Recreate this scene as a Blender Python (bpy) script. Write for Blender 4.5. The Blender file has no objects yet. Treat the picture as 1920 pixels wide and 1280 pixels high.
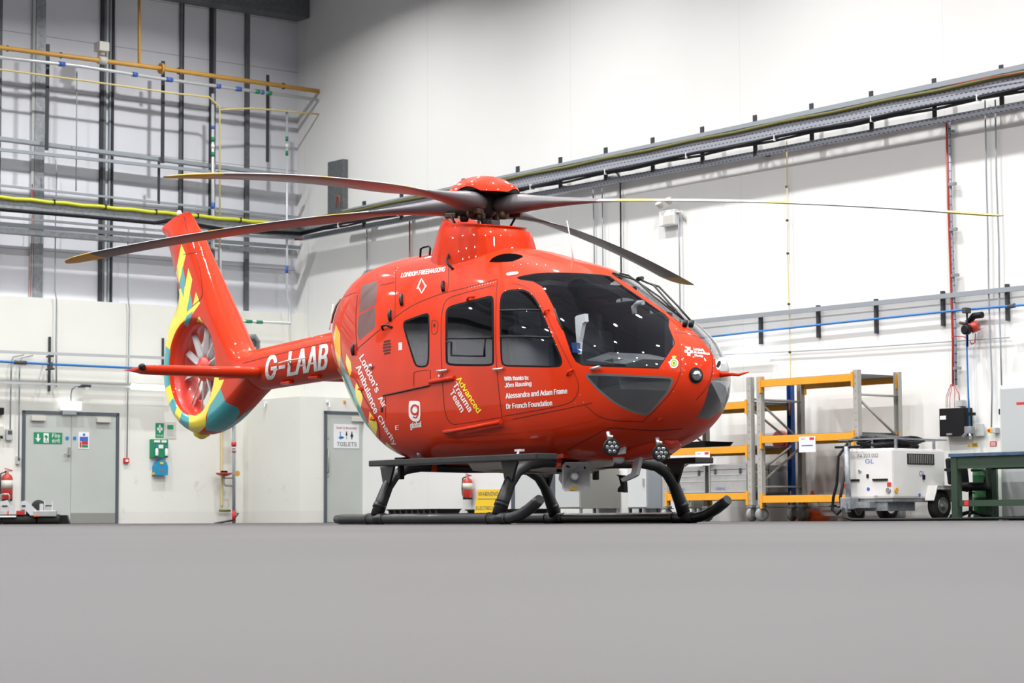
import bpy, bmesh, math, random
from math import radians as RAD, pi as PI, sin, cos, sqrt
from mathutils import Vector, Matrix
from mathutils.bvhtree import BVHTree
from mathutils.interpolate import poly_3d_calc
S = bpy.context.scene
COL = S.collection
random.seed(4)
V = Vector

# ------------------------------------------------------------------ camera
FPX = 4200.0
CAM_H = 0.04
ROT = Matrix.Rotation(PI/2 + RAD(4.547), 3, 'X') @ Matrix.Rotation(RAD(-0.26), 3, 'Z')
cd = bpy.data.cameras.new('camera'); cam = bpy.data.objects.new('camera', cd); COL.objects.link(cam)
cam.matrix_world = Matrix.Translation((0, 0, CAM_H)) @ ROT.to_4x4()
cd.sensor_width = 36.0; cd.lens = 36.0*FPX/1920.0; cd.clip_start = 0.01; cd.clip_end = 500
cd.dof.use_dof = True; cd.dof.focus_distance = 21.2; cd.dof.aperture_fstop = 4.5
S.camera = cam
def ray(px, py): return ROT @ V(((px-960)/FPX, -(py-640)/FPX, -1.0))
CAMP = V((0, 0, CAM_H))

# ------------------------------------------------------------------ world, lamps, exposure
w = bpy.data.worlds.new('world'); S.world = w; w.use_nodes = True
w.node_tree.nodes['Background'].inputs[0].default_value = (.6, .7, .85, 1)
w.node_tree.nodes['Background'].inputs[1].default_value = .25
S.view_settings.view_transform = 'Standard'; S.view_settings.look = 'None'
S.view_settings.gamma = 1.0; S.view_settings.use_curve_mapping = False
S.view_settings.exposure = 0.0
LAMP_Z = 10.6
LAMP_W = 325.0
KX, KY = -4.11, 44.2                       # the far corner of the hangar on the floor
U = V((.62486, -.78073, 0)); W_ = V((-.78073, -.62486, 0))   # along the right wall towards us; along the left wall towards us
def room(a, b, z=0.0): return V((KX, KY, 0)) + U*a + W_*b + V((0, 0, z))
LAMPS = [(a, b) for a in (4.0, 9.6, 15.0, 20.2, 25.4, 30.6, 35.8, 41.0, 46.2, 51.4, 56.6) for b in (3.6, 8.7, 13.8, 18.9, 24.0, 29.1)]
for a, b in LAMPS:
    ld = bpy.data.lights.new('high_bay_light', 'AREA'); ld.shape = 'DISK'; ld.size = .32; ld.energy = LAMP_W
    ld.color = (1.0, .995, .985); ld.spread = RAD(150)
    lo = bpy.data.objects.new('high_bay_light', ld); COL.objects.link(lo); lo.location = room(a, b, LAMP_Z)

# ------------------------------------------------------------------ materials
def mat(name, col, rough=.6, metal=0.0, coat=0.0, emit=None, es=0.0, noise=0.0, nscale=3.0, bump=0.0, spec=.5, back=None, rvar=0.0):
    m = bpy.data.materials.new(name); m.use_nodes = True
    nt = m.node_tree; b = nt.nodes['Principled BSDF']
    c = (*col, 1.0)
    b.inputs['Base Color'].default_value = c
    b.inputs['Roughness'].default_value = rough; b.inputs['Metallic'].default_value = metal
    b.inputs['Coat Weight'].default_value = coat; b.inputs['Coat Roughness'].default_value = .04
    b.inputs['Specular IOR Level'].default_value = spec
    if emit: b.inputs['Emission Color'].default_value = (*emit, 1); b.inputs['Emission Strength'].default_value = es
    if noise or bump or rvar:
        tc = nt.nodes.new('ShaderNodeTexCoord')
        n = nt.nodes.new('ShaderNodeTexNoise'); n.inputs['Scale'].default_value = nscale; n.inputs['Detail'].default_value = 5
        nt.links.new(tc.outputs['Object'], n.inputs['Vector'])
        if noise:
            r = nt.nodes.new('ShaderNodeMapRange'); r.inputs['From Min'].default_value = .3; r.inputs['From Max'].default_value = .7
            r.inputs['To Min'].default_value = 1-noise; r.inputs['To Max'].default_value = 1+noise*.6
            nt.links.new(n.outputs['Fac'], r.inputs['Value'])
            mx = nt.nodes.new('ShaderNodeVectorMath'); mx.operation = 'SCALE'; mx.inputs[0].default_value = col
            nt.links.new(r.outputs['Result'], mx.inputs['Scale']); nt.links.new(mx.outputs['Vector'], b.inputs['Base Color'])
        if rvar:
            r2 = nt.nodes.new('ShaderNodeMapRange'); r2.inputs['To Min'].default_value = rough-rvar; r2.inputs['To Max'].default_value = rough+rvar
            nt.links.new(n.outputs['Fac'], r2.inputs['Value']); nt.links.new(r2.outputs['Result'], b.inputs['Roughness'])
        if bump:
            bp = nt.nodes.new('ShaderNodeBump'); bp.inputs['Strength'].default_value = bump; bp.inputs['Distance'].default_value = .01
            nt.links.new(n.outputs['Fac'], bp.inputs['Height']); nt.links.new(bp.outputs['Normal'], b.inputs['Normal'])
    if back:
        g = nt.nodes.new('ShaderNodeNewGeometry'); d = nt.nodes.new('ShaderNodeBsdfDiffuse'); d.inputs[0].default_value = (*back, 1)
        mix = nt.nodes.new('ShaderNodeMixShader'); out = nt.nodes['Material Output']
        nt.links.new(g.outputs['Backfacing'], mix.inputs[0]); nt.links.new(b.outputs[0], mix.inputs[1]); nt.links.new(d.outputs[0], mix.inputs[2])
        nt.links.new(mix.outputs[0], out.inputs[0])
    return m
def glass(name, tint=(.85, .88, .9), f0=.06, rough=.01):
    m = bpy.data.materials.new(name); m.use_nodes = True; nt = m.node_tree
    nt.nodes.remove(nt.nodes['Principled BSDF'])
    t = nt.nodes.new('ShaderNodeBsdfTransparent'); t.inputs[0].default_value = (*tint, 1)
    g = nt.nodes.new('ShaderNodeBsdfGlossy'); g.inputs['Roughness'].default_value = rough; g.inputs[0].default_value = (1, 1, 1, 1)
    fr = nt.nodes.new('ShaderNodeLayerWeight'); fr.inputs['Blend'].default_value = .5
    p = nt.nodes.new('ShaderNodeMath'); p.operation = 'POWER'; p.inputs[1].default_value = 3.0
    r = nt.nodes.new('ShaderNodeMapRange'); r.inputs['To Min'].default_value = f0; r.inputs['To Max'].default_value = .95
    mx = nt.nodes.new('ShaderNodeMixShader')
    nt.links.new(fr.outputs['Facing'], p.inputs[0]); nt.links.new(p.outputs[0], r.inputs['Value'])
    nt.links.new(r.outputs['Result'], mx.inputs[0]); nt.links.new(t.outputs[0], mx.inputs[1]); nt.links.new(g.outputs[0], mx.inputs[2])
    nt.links.new(mx.outputs[0], nt.nodes['Material Output'].inputs[0])
    return m
M = {}
M['red'] = mat('red_paint', (.57, .030, .003), .5, 0, .5, spec=.08, back=(.03, .03, .035))
M['redplain'] = mat('red_trim', (.56, .029, .004), .5, 0, .5, spec=.08)
M['redmat'] = mat('red_plastic', (.5, .03, .02), .45)
M['yel'] = mat('yellow_livery', (.9, .72, .02), .3, 0, .8, back=(.03, .03, .035))
M['teal'] = mat('teal_livery', (.02, .33, .36), .3, 0, .8, back=(.03, .03, .035))
M['white'] = mat('white_livery', (.85, .85, .85), .35, 0, .5)
M['yeltext'] = mat('yellow_lettering', (.9, .78, .02), .35)
M['blk'] = mat('black_rubber', (.008, .008, .010), .5, spec=.25)
M['intakeshade'] = mat('opening_shade_black', (.004, .004, .005), 1.0, spec=0)
M['blkmet'] = mat('black_skid_paint', (.012, .0125, .015), .4, .0, .1, noise=.25, nscale=8)
M['seal'] = mat('window_seal', (.006, .006, .007), .75, spec=.12)
M['dark'] = mat('dark_interior', (.018, .02, .024), .7)
M['darkgrey'] = mat('dark_grey_plastic', (.06, .065, .07), .55)
M['greyseat'] = mat('grey_leather', (.07, .075, .085), .5)
M['lightplastic'] = mat('pale_grey_plastic', (.55, .56, .57), .5)
M['seam'] = mat('panel_seam', (.06, .004, .003), .7)
M['blade'] = mat('blade_grey', (.10, .092, .098), .42, 0, .1)
M['bladetoplit'] = mat('blade_top_lit_grey', (.42, .42, .43), .4)  # for the blade tops: light from above put into a paler grey
M['bladeyel'] = mat('blade_tip_yellow', (.55, .33, .04), .45)
M['mast'] = mat('rotor_mast_metal', (.16, .165, .17), .38, .8)
M['hubdark'] = mat('rotor_hub_black', (.02, .018, .018), .5)
M['hubbrown'] = mat('hub_bronze', (.09, .05, .03), .5, .4)
M['steel'] = mat('brushed_steel', (.55, .55, .55), .32, .9)
M['galv'] = mat('galvanised_steel', (.32, .34, .36), .5, .55, noise=.25, nscale=14)
M['galvd'] = mat('galvanised_steel_dark', (.16, .17, .18), .5, .4, noise=.2, nscale=14)
M['darksteel'] = mat('dark_painted_steel', (.03, .034, .042), .5)
M['grey'] = mat('grey_paint', (.30, .33, .36), .5)
M['greylight'] = mat('light_grey_paint', (.48, .50, .50), .5)
M['cream'] = mat('cream_plastic', (.62, .60, .54), .5)
M['whitep'] = mat('white_powder_coat', (.74, .73, .71), .45, noise=.04, nscale=4)
M['paper'] = mat('white_sign_board', (.82, .83, .84), .6)
M['doorgrey'] = mat('door_grey_green', (.50, .53, .50), .5, noise=.03, nscale=2)
M['frame'] = mat('door_frame_dark_grey', (.085, .10, .12), .5)
M['kick'] = mat('kick_plate', (.38, .38, .36), .4, .5)
M['gold'] = mat('gas_pipe_ochre', (.62, .33, .06), .45, noise=.08, nscale=6)
M['paleyel'] = mat('pale_yellow_pipe', (.70, .58, .25), .5)
M['pipewhite'] = mat('foil_pipe_white', (.62, .64, .66), .35, .35)
M['green'] = mat('sign_green', (.01, .25, .11), .5)
M['blue'] = mat('air_line_blue', (.03, .2, .55), .45)
M['bluebag'] = mat('blue_case', (.01, .28, .5), .45)
M['signblue'] = mat('sign_blue', (.05, .13, .5), .5)
M['cablegy'] = mat('earth_cable_yellow', (.58, .60, .03), .5)
M['cablegyd'] = mat('earth_cable_olive', (.15, .145, .035), .6)
M['rackgrey'] = mat('rack_grey_enamel', (.40, .39, .36), .5, noise=.08, nscale=6)
M['orange'] = mat('rack_orange', (.82, .36, .02), .45, noise=.06, nscale=5)
M['cone'] = mat('cone_orange', (.8, .12, .02), .5)
M['rackblue'] = mat('rack_blue', (.01, .06, .25), .5)
M['signyel'] = mat('warning_yellow', (.85, .55, .02), .5)
M['signred'] = mat('sign_red', (.6, .03, .03), .5)
M['ext'] = mat('extinguisher_red', (.45, .03, .02), .35, 0, .5)
M['tyre'] = mat('tyre_rubber', (.02, .019, .018), .75, noise=.2, nscale=20)
M['tabblue'] = mat('bench_top_blue', (.05, .10, .17), .5, noise=.5, nscale=9)
M['tabgreen'] = mat('bench_green', (.025, .05, .03), .5)
M['bingreen'] = mat('drum_green', (.04, .17, .06), .45)
M['cabgrey'] = mat('cabinet_grey', (.26, .26, .24), .5)
M['cabwhite'] = mat('cabinet_white', (.60, .62, .62), .5)
M['alu'] = mat('aluminium_sheet', (.52, .52, .52), .42, .6, noise=.08, nscale=10)
M['tube'] = mat('fluorescent_tube', (1, 1, 1), .5, emit=(1, .99, .96), es=1.6)
M['exitl'] = mat('emergency_light_diffuser', (1, 1, 1), .5, emit=(.95, .98, 1), es=1.3)
M['lens'] = mat('lamp_lens', (.38, .39, .41), .18, .9)
M['rednav'] = mat('red_lens', (.5, .01, .01), .2, 0, 1)
M['glass'] = glass('windscreen_glass', (.88, .90, .92), .13)
M['glassch'] = glass('tinted_chin_glass', (.5, .52, .55), .12)
M['glassd'] = glass('cabin_window_glass', (.40, .44, .50), .13)
M['glassc'] = glass('clear_plastic', (.9, .92, .92), .05)

# ------------------------------------------------------------------ mesh builder
class MB:
    def __init__(s): s.bm = bmesh.new(); s.k = 0
    def mark(s, fs, k):
        for f in fs: f.material_index = k
    def box(s, c, d, k=0, R=None, bev=0.0):
        """box centred at c with full sizes d"""
        r = bmesh.ops.create_cube(s.bm, size=1.0); vs = r['verts']
        for v in vs: v.co = V((v.co.x*d[0], v.co.y*d[1], v.co.z*d[2]))
        es = list({e for v in vs for e in v.link_edges})
        if bev:
            rb = bmesh.ops.bevel(s.bm, geom=es, offset=bev, segments=2, affect='EDGES', profile=.6)
            vs = list({v for f in rb['faces'] for v in f.verts} | {v for v in vs if v.is_valid})
        for v in vs:
            if R: v.co = R @ v.co
            v.co += V(c)
        s.mark({f for v in vs for f in v.link_faces}, k); return s
    def bx(s, x0, x1, y0, y1, z0, z1, k=0, bev=0.0):
        return s.box(((x0+x1)/2, (y0+y1)/2, (z0+z1)/2), (abs(x1-x0), abs(y1-y0), abs(z1-z0)), k, None, bev)
    def tube(s, pts, r, k=0, seg=10, rs=None, cap=True):
        pts = [V(p) for p in pts]; n = len(pts); rings = []
        prev = None
        for i, p in enumerate(pts):
            t = (pts[min(i+1, n-1)]-pts[max(i-1, 0)]).normalized()
            a = V((0, 0, 1)) if abs(t.z) < .9 else V((1, 0, 0))
            if prev is None: q = t.cross(a).normalized()
            else: q = (prev - t*prev.dot(t)).normalized()
            prev = q; q2 = t.cross(q)
            rr = rs[i] if rs else r
            if 0 < i < n-1:   # keep the width through a mitre
                d1 = (pts[i]-pts[i-1]).normalized(); d2 = (pts[i+1]-pts[i]).normalized()
                sc = 1/max(.5, sqrt(max(.01, (1+d1.dot(d2))/2)))
            else: sc = 1
            rings.append([s.bm.verts.new(p+(q*cos(2*PI*j/seg)+q2*sin(2*PI*j/seg))*rr*(1 if sc == 1 else (1+sc)/2)) for j in range(seg)])
        fs = []
        for a, b in zip(rings, rings[1:]):
            for j in range(seg): fs.append(s.bm.faces.new((a[j], a[(j+1) % seg], b[(j+1) % seg], b[j])))
        if cap: fs.append(s.bm.faces.new(rings[0][::-1])); fs.append(s.bm.faces.new(rings[-1]))
        for f in fs: f.smooth = len(f.verts) == 4
        s.mark(fs, k); return s
    def lathe(s, prof, c=(0, 0, 0), R=None, k=0, seg=24):
        """prof = [(radius, height)], turned about local z then rotated by R"""
        rings = []
        for r, h in prof:
            rings.append([s.bm.verts.new(V(c)+((R @ V((r*cos(2*PI*j/seg), r*sin(2*PI*j/seg), h))) if R else V((r*cos(2*PI*j/seg), r*sin(2*PI*j/seg), h)))) for j in range(seg)])
        fs = []
        for a, b in zip(rings, rings[1:]):
            for j in range(seg): fs.append(s.bm.faces.new((a[j], a[(j+1) % seg], b[(j+1) % seg], b[j])))
        for f in fs: f.smooth = True
        fs.append(s.bm.faces.new(rings[0][::-1])); fs.append(s.bm.faces.new(rings[-1]))
        s.mark(fs, k); return s
    def prism(s, poly, y0, y1, k=0):
        """poly of (x, z) extruded from y0 to y1"""
        a = [s.bm.verts.new((x, y0, z)) for x, z in poly]; b = [s.bm.verts.new((x, y1, z)) for x, z in poly]
        n = len(poly); fs = [s.bm.faces.new(a), s.bm.faces.new(b[::-1])]
        for i in range(n): fs.append(s.bm.faces.new((a[i], b[i], b[(i+1) % n], a[(i+1) % n])))
        bmesh.ops.recalc_face_normals(s.bm, faces=fs)
        s.mark(fs, k); return s
    def quad(s, a, b, c, d, k=0):
        f = s.bm.faces.new([s.bm.verts.new(V(p)) for p in (a, b, c, d)]); f.material_index = k; return s
    def loft(s, rings, k=0, close=True, cap=True, smooth=True):
        R = [[s.bm.verts.new(V(p)) for p in r] for r in rings]; n = len(R[0]); fs = []
        for a, b in zip(R, R[1:]):
            for j in range(n if close else n-1): fs.append(s.bm.faces.new((a[j], a[(j+1) % n], b[(j+1) % n], b[j])))
        for f in fs: f.smooth = smooth
        if cap: fs += [s.bm.faces.new(R[0][::-1]), s.bm.faces.new(R[-1])]
        bmesh.ops.recalc_face_normals(s.bm, faces=fs)
        s.mark(fs, k); return s
    def text(s, txt, x0, x1, z0, z1, y, k=0, bold=0.0, deep=.002, shear=0.0):
        """lettering standing in the local x-z plane, filling the box x0..x1, z0..z1, facing -y"""
        vs, fs = text_mesh(txt, bold, shear)
        w = max(a[0] for a in vs); h = max(a[1] for a in vs)
        f0 = [s.bm.verts.new((x0+(x1-x0)*a/w, y-deep, z0+(z1-z0)*b/h)) for a, b in vs]
        for f in fs:
            try: s.bm.faces.new([f0[i] for i in f]).material_index = k
            except ValueError: pass
        return s
_tc = {}
try: FONT = bpy.data.fonts.load(bpy.utils.system_resource('DATAFILES', path='fonts')+'/Inter.woff2')
except Exception: FONT = None
def text_mesh(txt, bold=0.0, shear=0.0):
    key = (txt, bold, shear)
    if key in _tc: return _tc[key]
    cu = bpy.data.curves.new('lettering', 'FONT'); cu.body = txt; cu.offset = bold; cu.resolution_u = 3; cu.shear = shear
    if FONT: cu.font = FONT; cu.offset = bold*.35
    o = bpy.data.objects.new('lettering', cu); COL.objects.link(o)
    bpy.context.view_layer.update()
    me = bpy.data.meshes.new_from_object(o.evaluated_get(bpy.context.evaluated_depsgraph_get()))
    vs = [(v.co.x, v.co.y) for v in me.vertices]; fs = [tuple(p.vertices) for p in me.polygons]
    mx, my = min(a for a, b in vs), min(b for a, b in vs)
    vs = [(a-mx, b-my) for a, b in vs]
    bpy.data.objects.remove(o); bpy.data.curves.remove(cu); bpy.data.meshes.remove(me)
    _tc[key] = (vs, fs); return vs, fs

def finish(name, mb, mats):
    me = bpy.data.meshes.new(name); mb.bm.normal_update(); mb.bm.to_mesh(me); mb.bm.free()
    for m in (mats if isinstance(mats, (list, tuple)) else [mats]): me.materials.append(M[m] if isinstance(m, str) else m)
    o = bpy.data.objects.new(name, me); COL.objects.link(o); return o

class Thing:
    """one thing: an Empty at its base in the frame `fr`, parts in the same frame's coordinates"""
    def __init__(s, name, label, cat, fr=None, org=(0, 0, 0), group=None):
        s.fr = fr or Matrix(); s.org = V(org)
        s.e = bpy.data.objects.new(name, None); COL.objects.link(s.e)
        s.e.matrix_world = s.fr @ Matrix.Translation(s.org)
        s.e['label'] = label; s.e['category'] = cat
        if group: s.e['group'] = group
        s.e.empty_display_size = .2
    def part(s, name, mb, mats, parent=None, label=None, stuff=False):
        bmesh.ops.translate(mb.bm, verts=mb.bm.verts, vec=-s.org)
        o = finish(name, mb, mats); o.parent = parent or s.e
        if label: o['label'] = label
        if stuff: o['kind'] = 'stuff'
        return o
def solo(name, label, cat, mb, mats, fr=None, org=None, group=None):
    """a thing that is one mesh"""
    fr = fr or Matrix()
    if org is None:
        cs = [v.co for v in mb.bm.verts]
        org = V((sum(c.x for c in cs)/len(cs), sum(c.y for c in cs)/len(cs), min(c.z for c in cs)))
    bmesh.ops.translate(mb.bm, verts=mb.bm.verts, vec=-V(org))
    o = finish(name, mb, mats); o.matrix_world = fr @ Matrix.Translation(V(org))
    o['label'] = label; o['category'] = cat
    if group: o['group'] = group
    return o
def struct(name, mb, mats, fr=None, parent=None):
    o = finish(name, mb, mats)
    if parent is not None: o.parent = parent
    else:
        o.matrix_world = fr or Matrix(); o['kind'] = 'structure'
    return o
def copy_thing(root, mw, label=None, group=None):
    r = root.copy(); COL.objects.link(r); r.matrix_world = mw
    if label: r['label'] = label
    if group: r['group'] = group
    for ch in list(root.children):
        c = ch.copy(); COL.objects.link(c); c.parent = r
        for g in ch.children:
            d = g.copy(); COL.objects.link(d); d.parent = c
    return r
def frame(origin, xdir):
    x = V(xdir).normalized(); z = V((0, 0, 1)); y = z.cross(x)
    m = Matrix((x, y, z)).transposed().to_4x4(); m.translation = V(origin); return m
class Plane:
    """a wall seen from inside: local x runs right, local y into the wall, z up"""
    def __init__(s, origin, xdir): s.m = frame(origin, xdir); s.i = s.m.inverted()
    def at(s, px, py, off=0.0):
        o = s.i @ CAMP; d = s.i.to_3x3() @ ray(px, py); t = (-off-o.y)/d.y; q = o+d*t
        return q.x, q.z
    def P(s, px, py, off=0.0):
        x, z = s.at(px, py, off); return V((x, -off, z))
# ------------------------------------------------------------------ the hangar shell
LW = Plane(room(0, 0), -W_)                # lower block wall face on the left at y = 0
RW = Plane(room(0, 0), U)
CL = .28                                   # cladding stands back from the block wall
CEIL = 13.2
def wall_mat(name, col, joint=None, axis='X', jw=.012, jd=.75, rough=.65, base=0.0, scuff=0.0, streak=0.03):
    m = bpy.data.materials.new(name); m.use_nodes = True; nt = m.node_tree; b = nt.nodes['Principled BSDF']
    N = lambda t: nt.nodes.new(t); L = nt.links.new
    b.inputs['Roughness'].default_value = rough; b.inputs['Specular IOR Level'].default_value = .25
    tc = N('ShaderNodeTexCoord'); n = N('ShaderNodeTexNoise'); n.inputs['Scale'].default_value = .7; n.inputs['Detail'].default_value = 6
    L(tc.outputs['Object'], n.inputs['Vector'])
    r = N('ShaderNodeMapRange'); r.inputs['From Min'].default_value = .3; r.inputs['From Max'].default_value = .7
    r.inputs['To Min'].default_value = 1-streak; r.inputs['To Max'].default_value = 1+streak; L(n.outputs['Fac'], r.inputs['Value'])
    fac = r.outputs['Result']
    sx = N('ShaderNodeSeparateXYZ'); L(tc.outputs['Object'], sx.inputs[0])
    if joint:
        d = N('ShaderNodeMath'); d.operation = 'DIVIDE'; L(sx.outputs[axis], d.inputs[0]); d.inputs[1].default_value = joint
        f = N('ShaderNodeMath'); f.operation = 'FRACT'; L(d.outputs[0], f.inputs[0])
        c = N('ShaderNodeMath'); c.operation = 'LESS_THAN'; L(f.outputs[0], c.inputs[0]); c.inputs[1].default_value = jw
        q = N('ShaderNodeMapRange'); q.inputs['To Min'].default_value = 1; q.inputs['To Max'].default_value = jd; L(c.outputs[0], q.inputs['Value'])
        mu = N('ShaderNodeMath'); mu.operation = 'MULTIPLY'; L(fac, mu.inputs[0]); L(q.outputs['Result'], mu.inputs[1]); fac = mu.outputs[0]
    if scuff:
        n2 = N('ShaderNodeTexNoise'); n2.inputs['Scale'].default_value = 2.3; n2.inputs['Detail'].default_value = 9; n2.inputs['Roughness'].default_value = .7
        L(tc.outputs['Object'], n2.inputs['Vector'])
        r2 = N('ShaderNodeMapRange'); r2.inputs['From Min'].default_value = .60; r2.inputs['From Max'].default_value = .74; L(n2.outputs['Fac'], r2.inputs['Value'])
        hz = N('ShaderNodeMapRange'); hz.inputs['From Min'].default_value = 2.2; hz.inputs['From Max'].default_value = .3; L(sx.outputs['Z'], hz.inputs['Value'])
        mm = N('ShaderNodeMath'); mm.operation = 'MULTIPLY'; L(r2.outputs['Result'], mm.inputs[0]); L(hz.outputs['Result'], mm.inputs[1])
        q2 = N('ShaderNodeMapRange'); q2.inputs['To Min'].default_value = 1; q2.inputs['To Max'].default_value = 1-scuff; L(mm.outputs[0], q2.inputs['Value'])
        mu = N('ShaderNodeMath'); mu.operation = 'MULTIPLY'; L(fac, mu.inputs[0]); L(q2.outputs['Result'], mu.inputs[1]); fac = mu.outputs[0]
    if base:     # a painted plinth band of slightly dirtier paint
        c = N('ShaderNodeMath'); c.operation = 'LESS_THAN'; L(sx.outputs['Z'], c.inputs[0]); c.inputs[1].default_value = base
        q = N('ShaderNodeMapRange'); q.inputs['To Min'].default_value = 1; q.inputs['To Max'].default_value = .93; L(c.outputs[0], q.inputs['Value'])
        mu = N('ShaderNodeMath'); mu.operation = 'MULTIPLY'; L(fac, mu.inputs[0]); L(q.outputs['Result'], mu.inputs[1]); fac = mu.outputs[0]
    sc = N('ShaderNodeVectorMath'); sc.operation = 'SCALE'; sc.inputs[0].default_value = col; L(fac, sc.inputs['Scale']); L(sc.outputs['Vector'], b.inputs['Base Color'])
    return m
M['clad'] = wall_mat('white_cladding', (.74, .75, .80), 1.0, 'Z', .014, .55, .5)
M['block'] = wall_mat('cream_block_wall', (.80, .80, .745), None, scuff=.35, base=.22)
M['rwall'] = wall_mat('white_panel_wall', (.82, .82, .80), 4.1, 'X', .0035, .9, .6, base=.22, scuff=.2, streak=.015)
M['ceil'] = wall_mat('dark_ceiling', (.5, .53, .62), .5, 'Y', .12, .5, .7)
M['farwall'] = wall_mat('grey_hangar_door', (.09, .095, .11), 1.2, 'X', .03, .5, .6)
fm = wall_mat('floor_screed', (.052, .049, .050), None, rough=.6, streak=.22)
M['floor'] = fm
nt = fm.node_tree; b = nt.nodes['Principled BSDF']; b.inputs['Specular IOR Level'].default_value = .25
n = nt.nodes.new('ShaderNodeTexNoise'); n.inputs['Scale'].default_value = 7; n.inputs['Detail'].default_value = 3
tc = nt.nodes.new('ShaderNodeTexCoord'); nt.links.new(tc.outputs['Object'], n.inputs['Vector'])
bp = nt.nodes.new('ShaderNodeBump'); bp.inputs['Strength'].default_value = .15; bp.inputs['Distance'].default_value = .004
nt.links.new(n.outputs['Fac'], bp.inputs['Height']); nt.links.new(bp.outputs['Normal'], b.inputs['Normal'])

ROOM_A, ROOM_B = 60.0, 34.0
fr0 = frame(room(0, 0), U)                 # x = a along the right wall, y = -b
struct('floor', MB().bx(-.5, ROOM_A, -ROOM_B, .5, -.2, 0), 'floor', fr0)
cb = MB().bx(-.5, ROOM_A, -ROOM_B, .5, CEIL, CEIL+.2)
for i in range(30): cb.bx(-.3, ROOM_A, -ROOM_B+i*1.15, -ROOM_B+i*1.15+.12, CEIL-.25, CEIL)
for i in range(9): cb.bx(3+i*7, 3.3+i*7, -ROOM_B, .3, CEIL-.9, CEIL-.25)
struct('ceiling', cb, 'ceil', fr0)
struct('wall_right', MB().bx(-.5, ROOM_A, 0, .3, 0, CEIL), 'rwall', RW.m)
struct('wall_left', MB().bx(-ROOM_B, .2, CL, CL+.2, 0, CEIL), 'clad', LW.m)
zb = LW.at(200, 566)[1]
struct('wall_left_lower', MB().bx(-ROOM_B, 0, 0, CL, 0, zb), 'block', LW.m)
struct('wall_front', MB().bx(ROOM_A, ROOM_A+.3, -ROOM_B, .5, 0, CEIL), 'farwall', fr0)
struct('wall_back', MB().bx(-.5, ROOM_A, -ROOM_B-.3, -ROOM_B, 0, CEIL), 'farwall', fr0)
# the toilet block boxed into the corner
bxa = LW.at(455, 900)[0]
_o = LW.i @ CAMP; _d = LW.i.to_3x3() @ ray(562, 900); _t = (bxa-_o.x)/_d.x; BD = -(_o.y+_t*_d.y)
bz = LW.at(600, 744, BD)[1]
struct('wall_toilet_block', MB().bx(bxa, 0, -BD, 0, 0, bz), 'block', LW.m)

# steel posts of the cladding, eaves beam and purlins
tr = [0]
def trim(mb, mt, fr):
    tr[0] += 1; return struct('trim_%d' % tr[0], mb, mt, fr)
def post(x0, x1, kind, y1=560):
    a, z = LW.at(x0, 300, -CL+.05); c, _ = LW.at(x1, 300, -CL+.05)
    mb = MB().bx(a, c, CL-.05, CL, zb, CEIL)
    trim(mb, kind, LW.m)
post(-6, 1.5, 'galvd'); post(59, 64, 'greylight'); post(65, 83, 'galv'); post(188, 193, 'darksteel'); post(193.5, 198, 'galvd')
post(204.5, 207.5, 'grey'); post(209.5, 213, 'darksteel'); post(337, 341, 'galvd'); post(341, 344, 'darksteel')
post(393.5, 399, 'darksteel'); post(399, 404, 'galvd'); post(460, 468, 'galvd')
a, z0 = LW.at(480, 10, .1)
trim(MB().bx(-30, -.02, CL-.45, CL, z0-.1, z0+.42).bx(-30, .0, CL-.6, CL, z0+.42, z0+.5), 'galvd', LW.m)

G_PIPE = 'pipes and rails along the left wall'
LWP = lambda pts, off: [LW.P(x, y, off) for x, y in pts]
RWP = lambda pts, off: [RW.P(x, y, off) for x, y in pts]
def ext(P3, x0, x1, L_=6.0):
    # runs that leave the frame carry on along the wall
    P3 = list(P3)
    if x0 < 3 and len(P3) > 1 and abs(P3[1].x-P3[0].x) > .3: P3.insert(0, P3[0]+(P3[0]-P3[1]).normalized()*L_)
    if x1 > 1980: P3.append(P3[-1]+(P3[-1]-P3[-2]).normalized()*L_)
    return P3
def pipe(name, label, cat, pl, pts, off, rpx, mt, seg=10, group=None, parts=None):
    P3 = ext([pl.P(x, y, off) for x, y in pts], pts[0][0], pts[-1][0])
    wp = pl.m @ pl.P(pts[0][0], pts[0][1], off); r = rpx/FPX*wp.y
    mb = MB().tube(P3, r, 0, seg)
    if not parts: return solo(name, label, cat, mb, mt, pl.m, group=group)
    t = Thing(name, label, cat, pl.m, P3[0], group); t.part('pipe_run', mb, mt)
    for nm, m2, mt2 in parts: t.part(nm, m2, mt2)
    return t
def line_at(pts, x):
    for (x0, y0), (x1, y1) in zip(pts, pts[1:]):
        if x0 <= x <= x1: return y0+(y1-y0)*(x-x0)/(x1-x0)
    return pts[-1][1]
def clips(pl, pts, off, xs, rpx, wpx=2.2):
    out = []
    for x in xs:
        y = line_at(pts, x); a = pl.P(x-wpx/2, y, off); c = pl.P(x+wpx/2, y, off); r = rpx/FPX*(pl.m @ a).y
        out.append(MB().tube([a, c], r, 0, 10))
    return out
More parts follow.
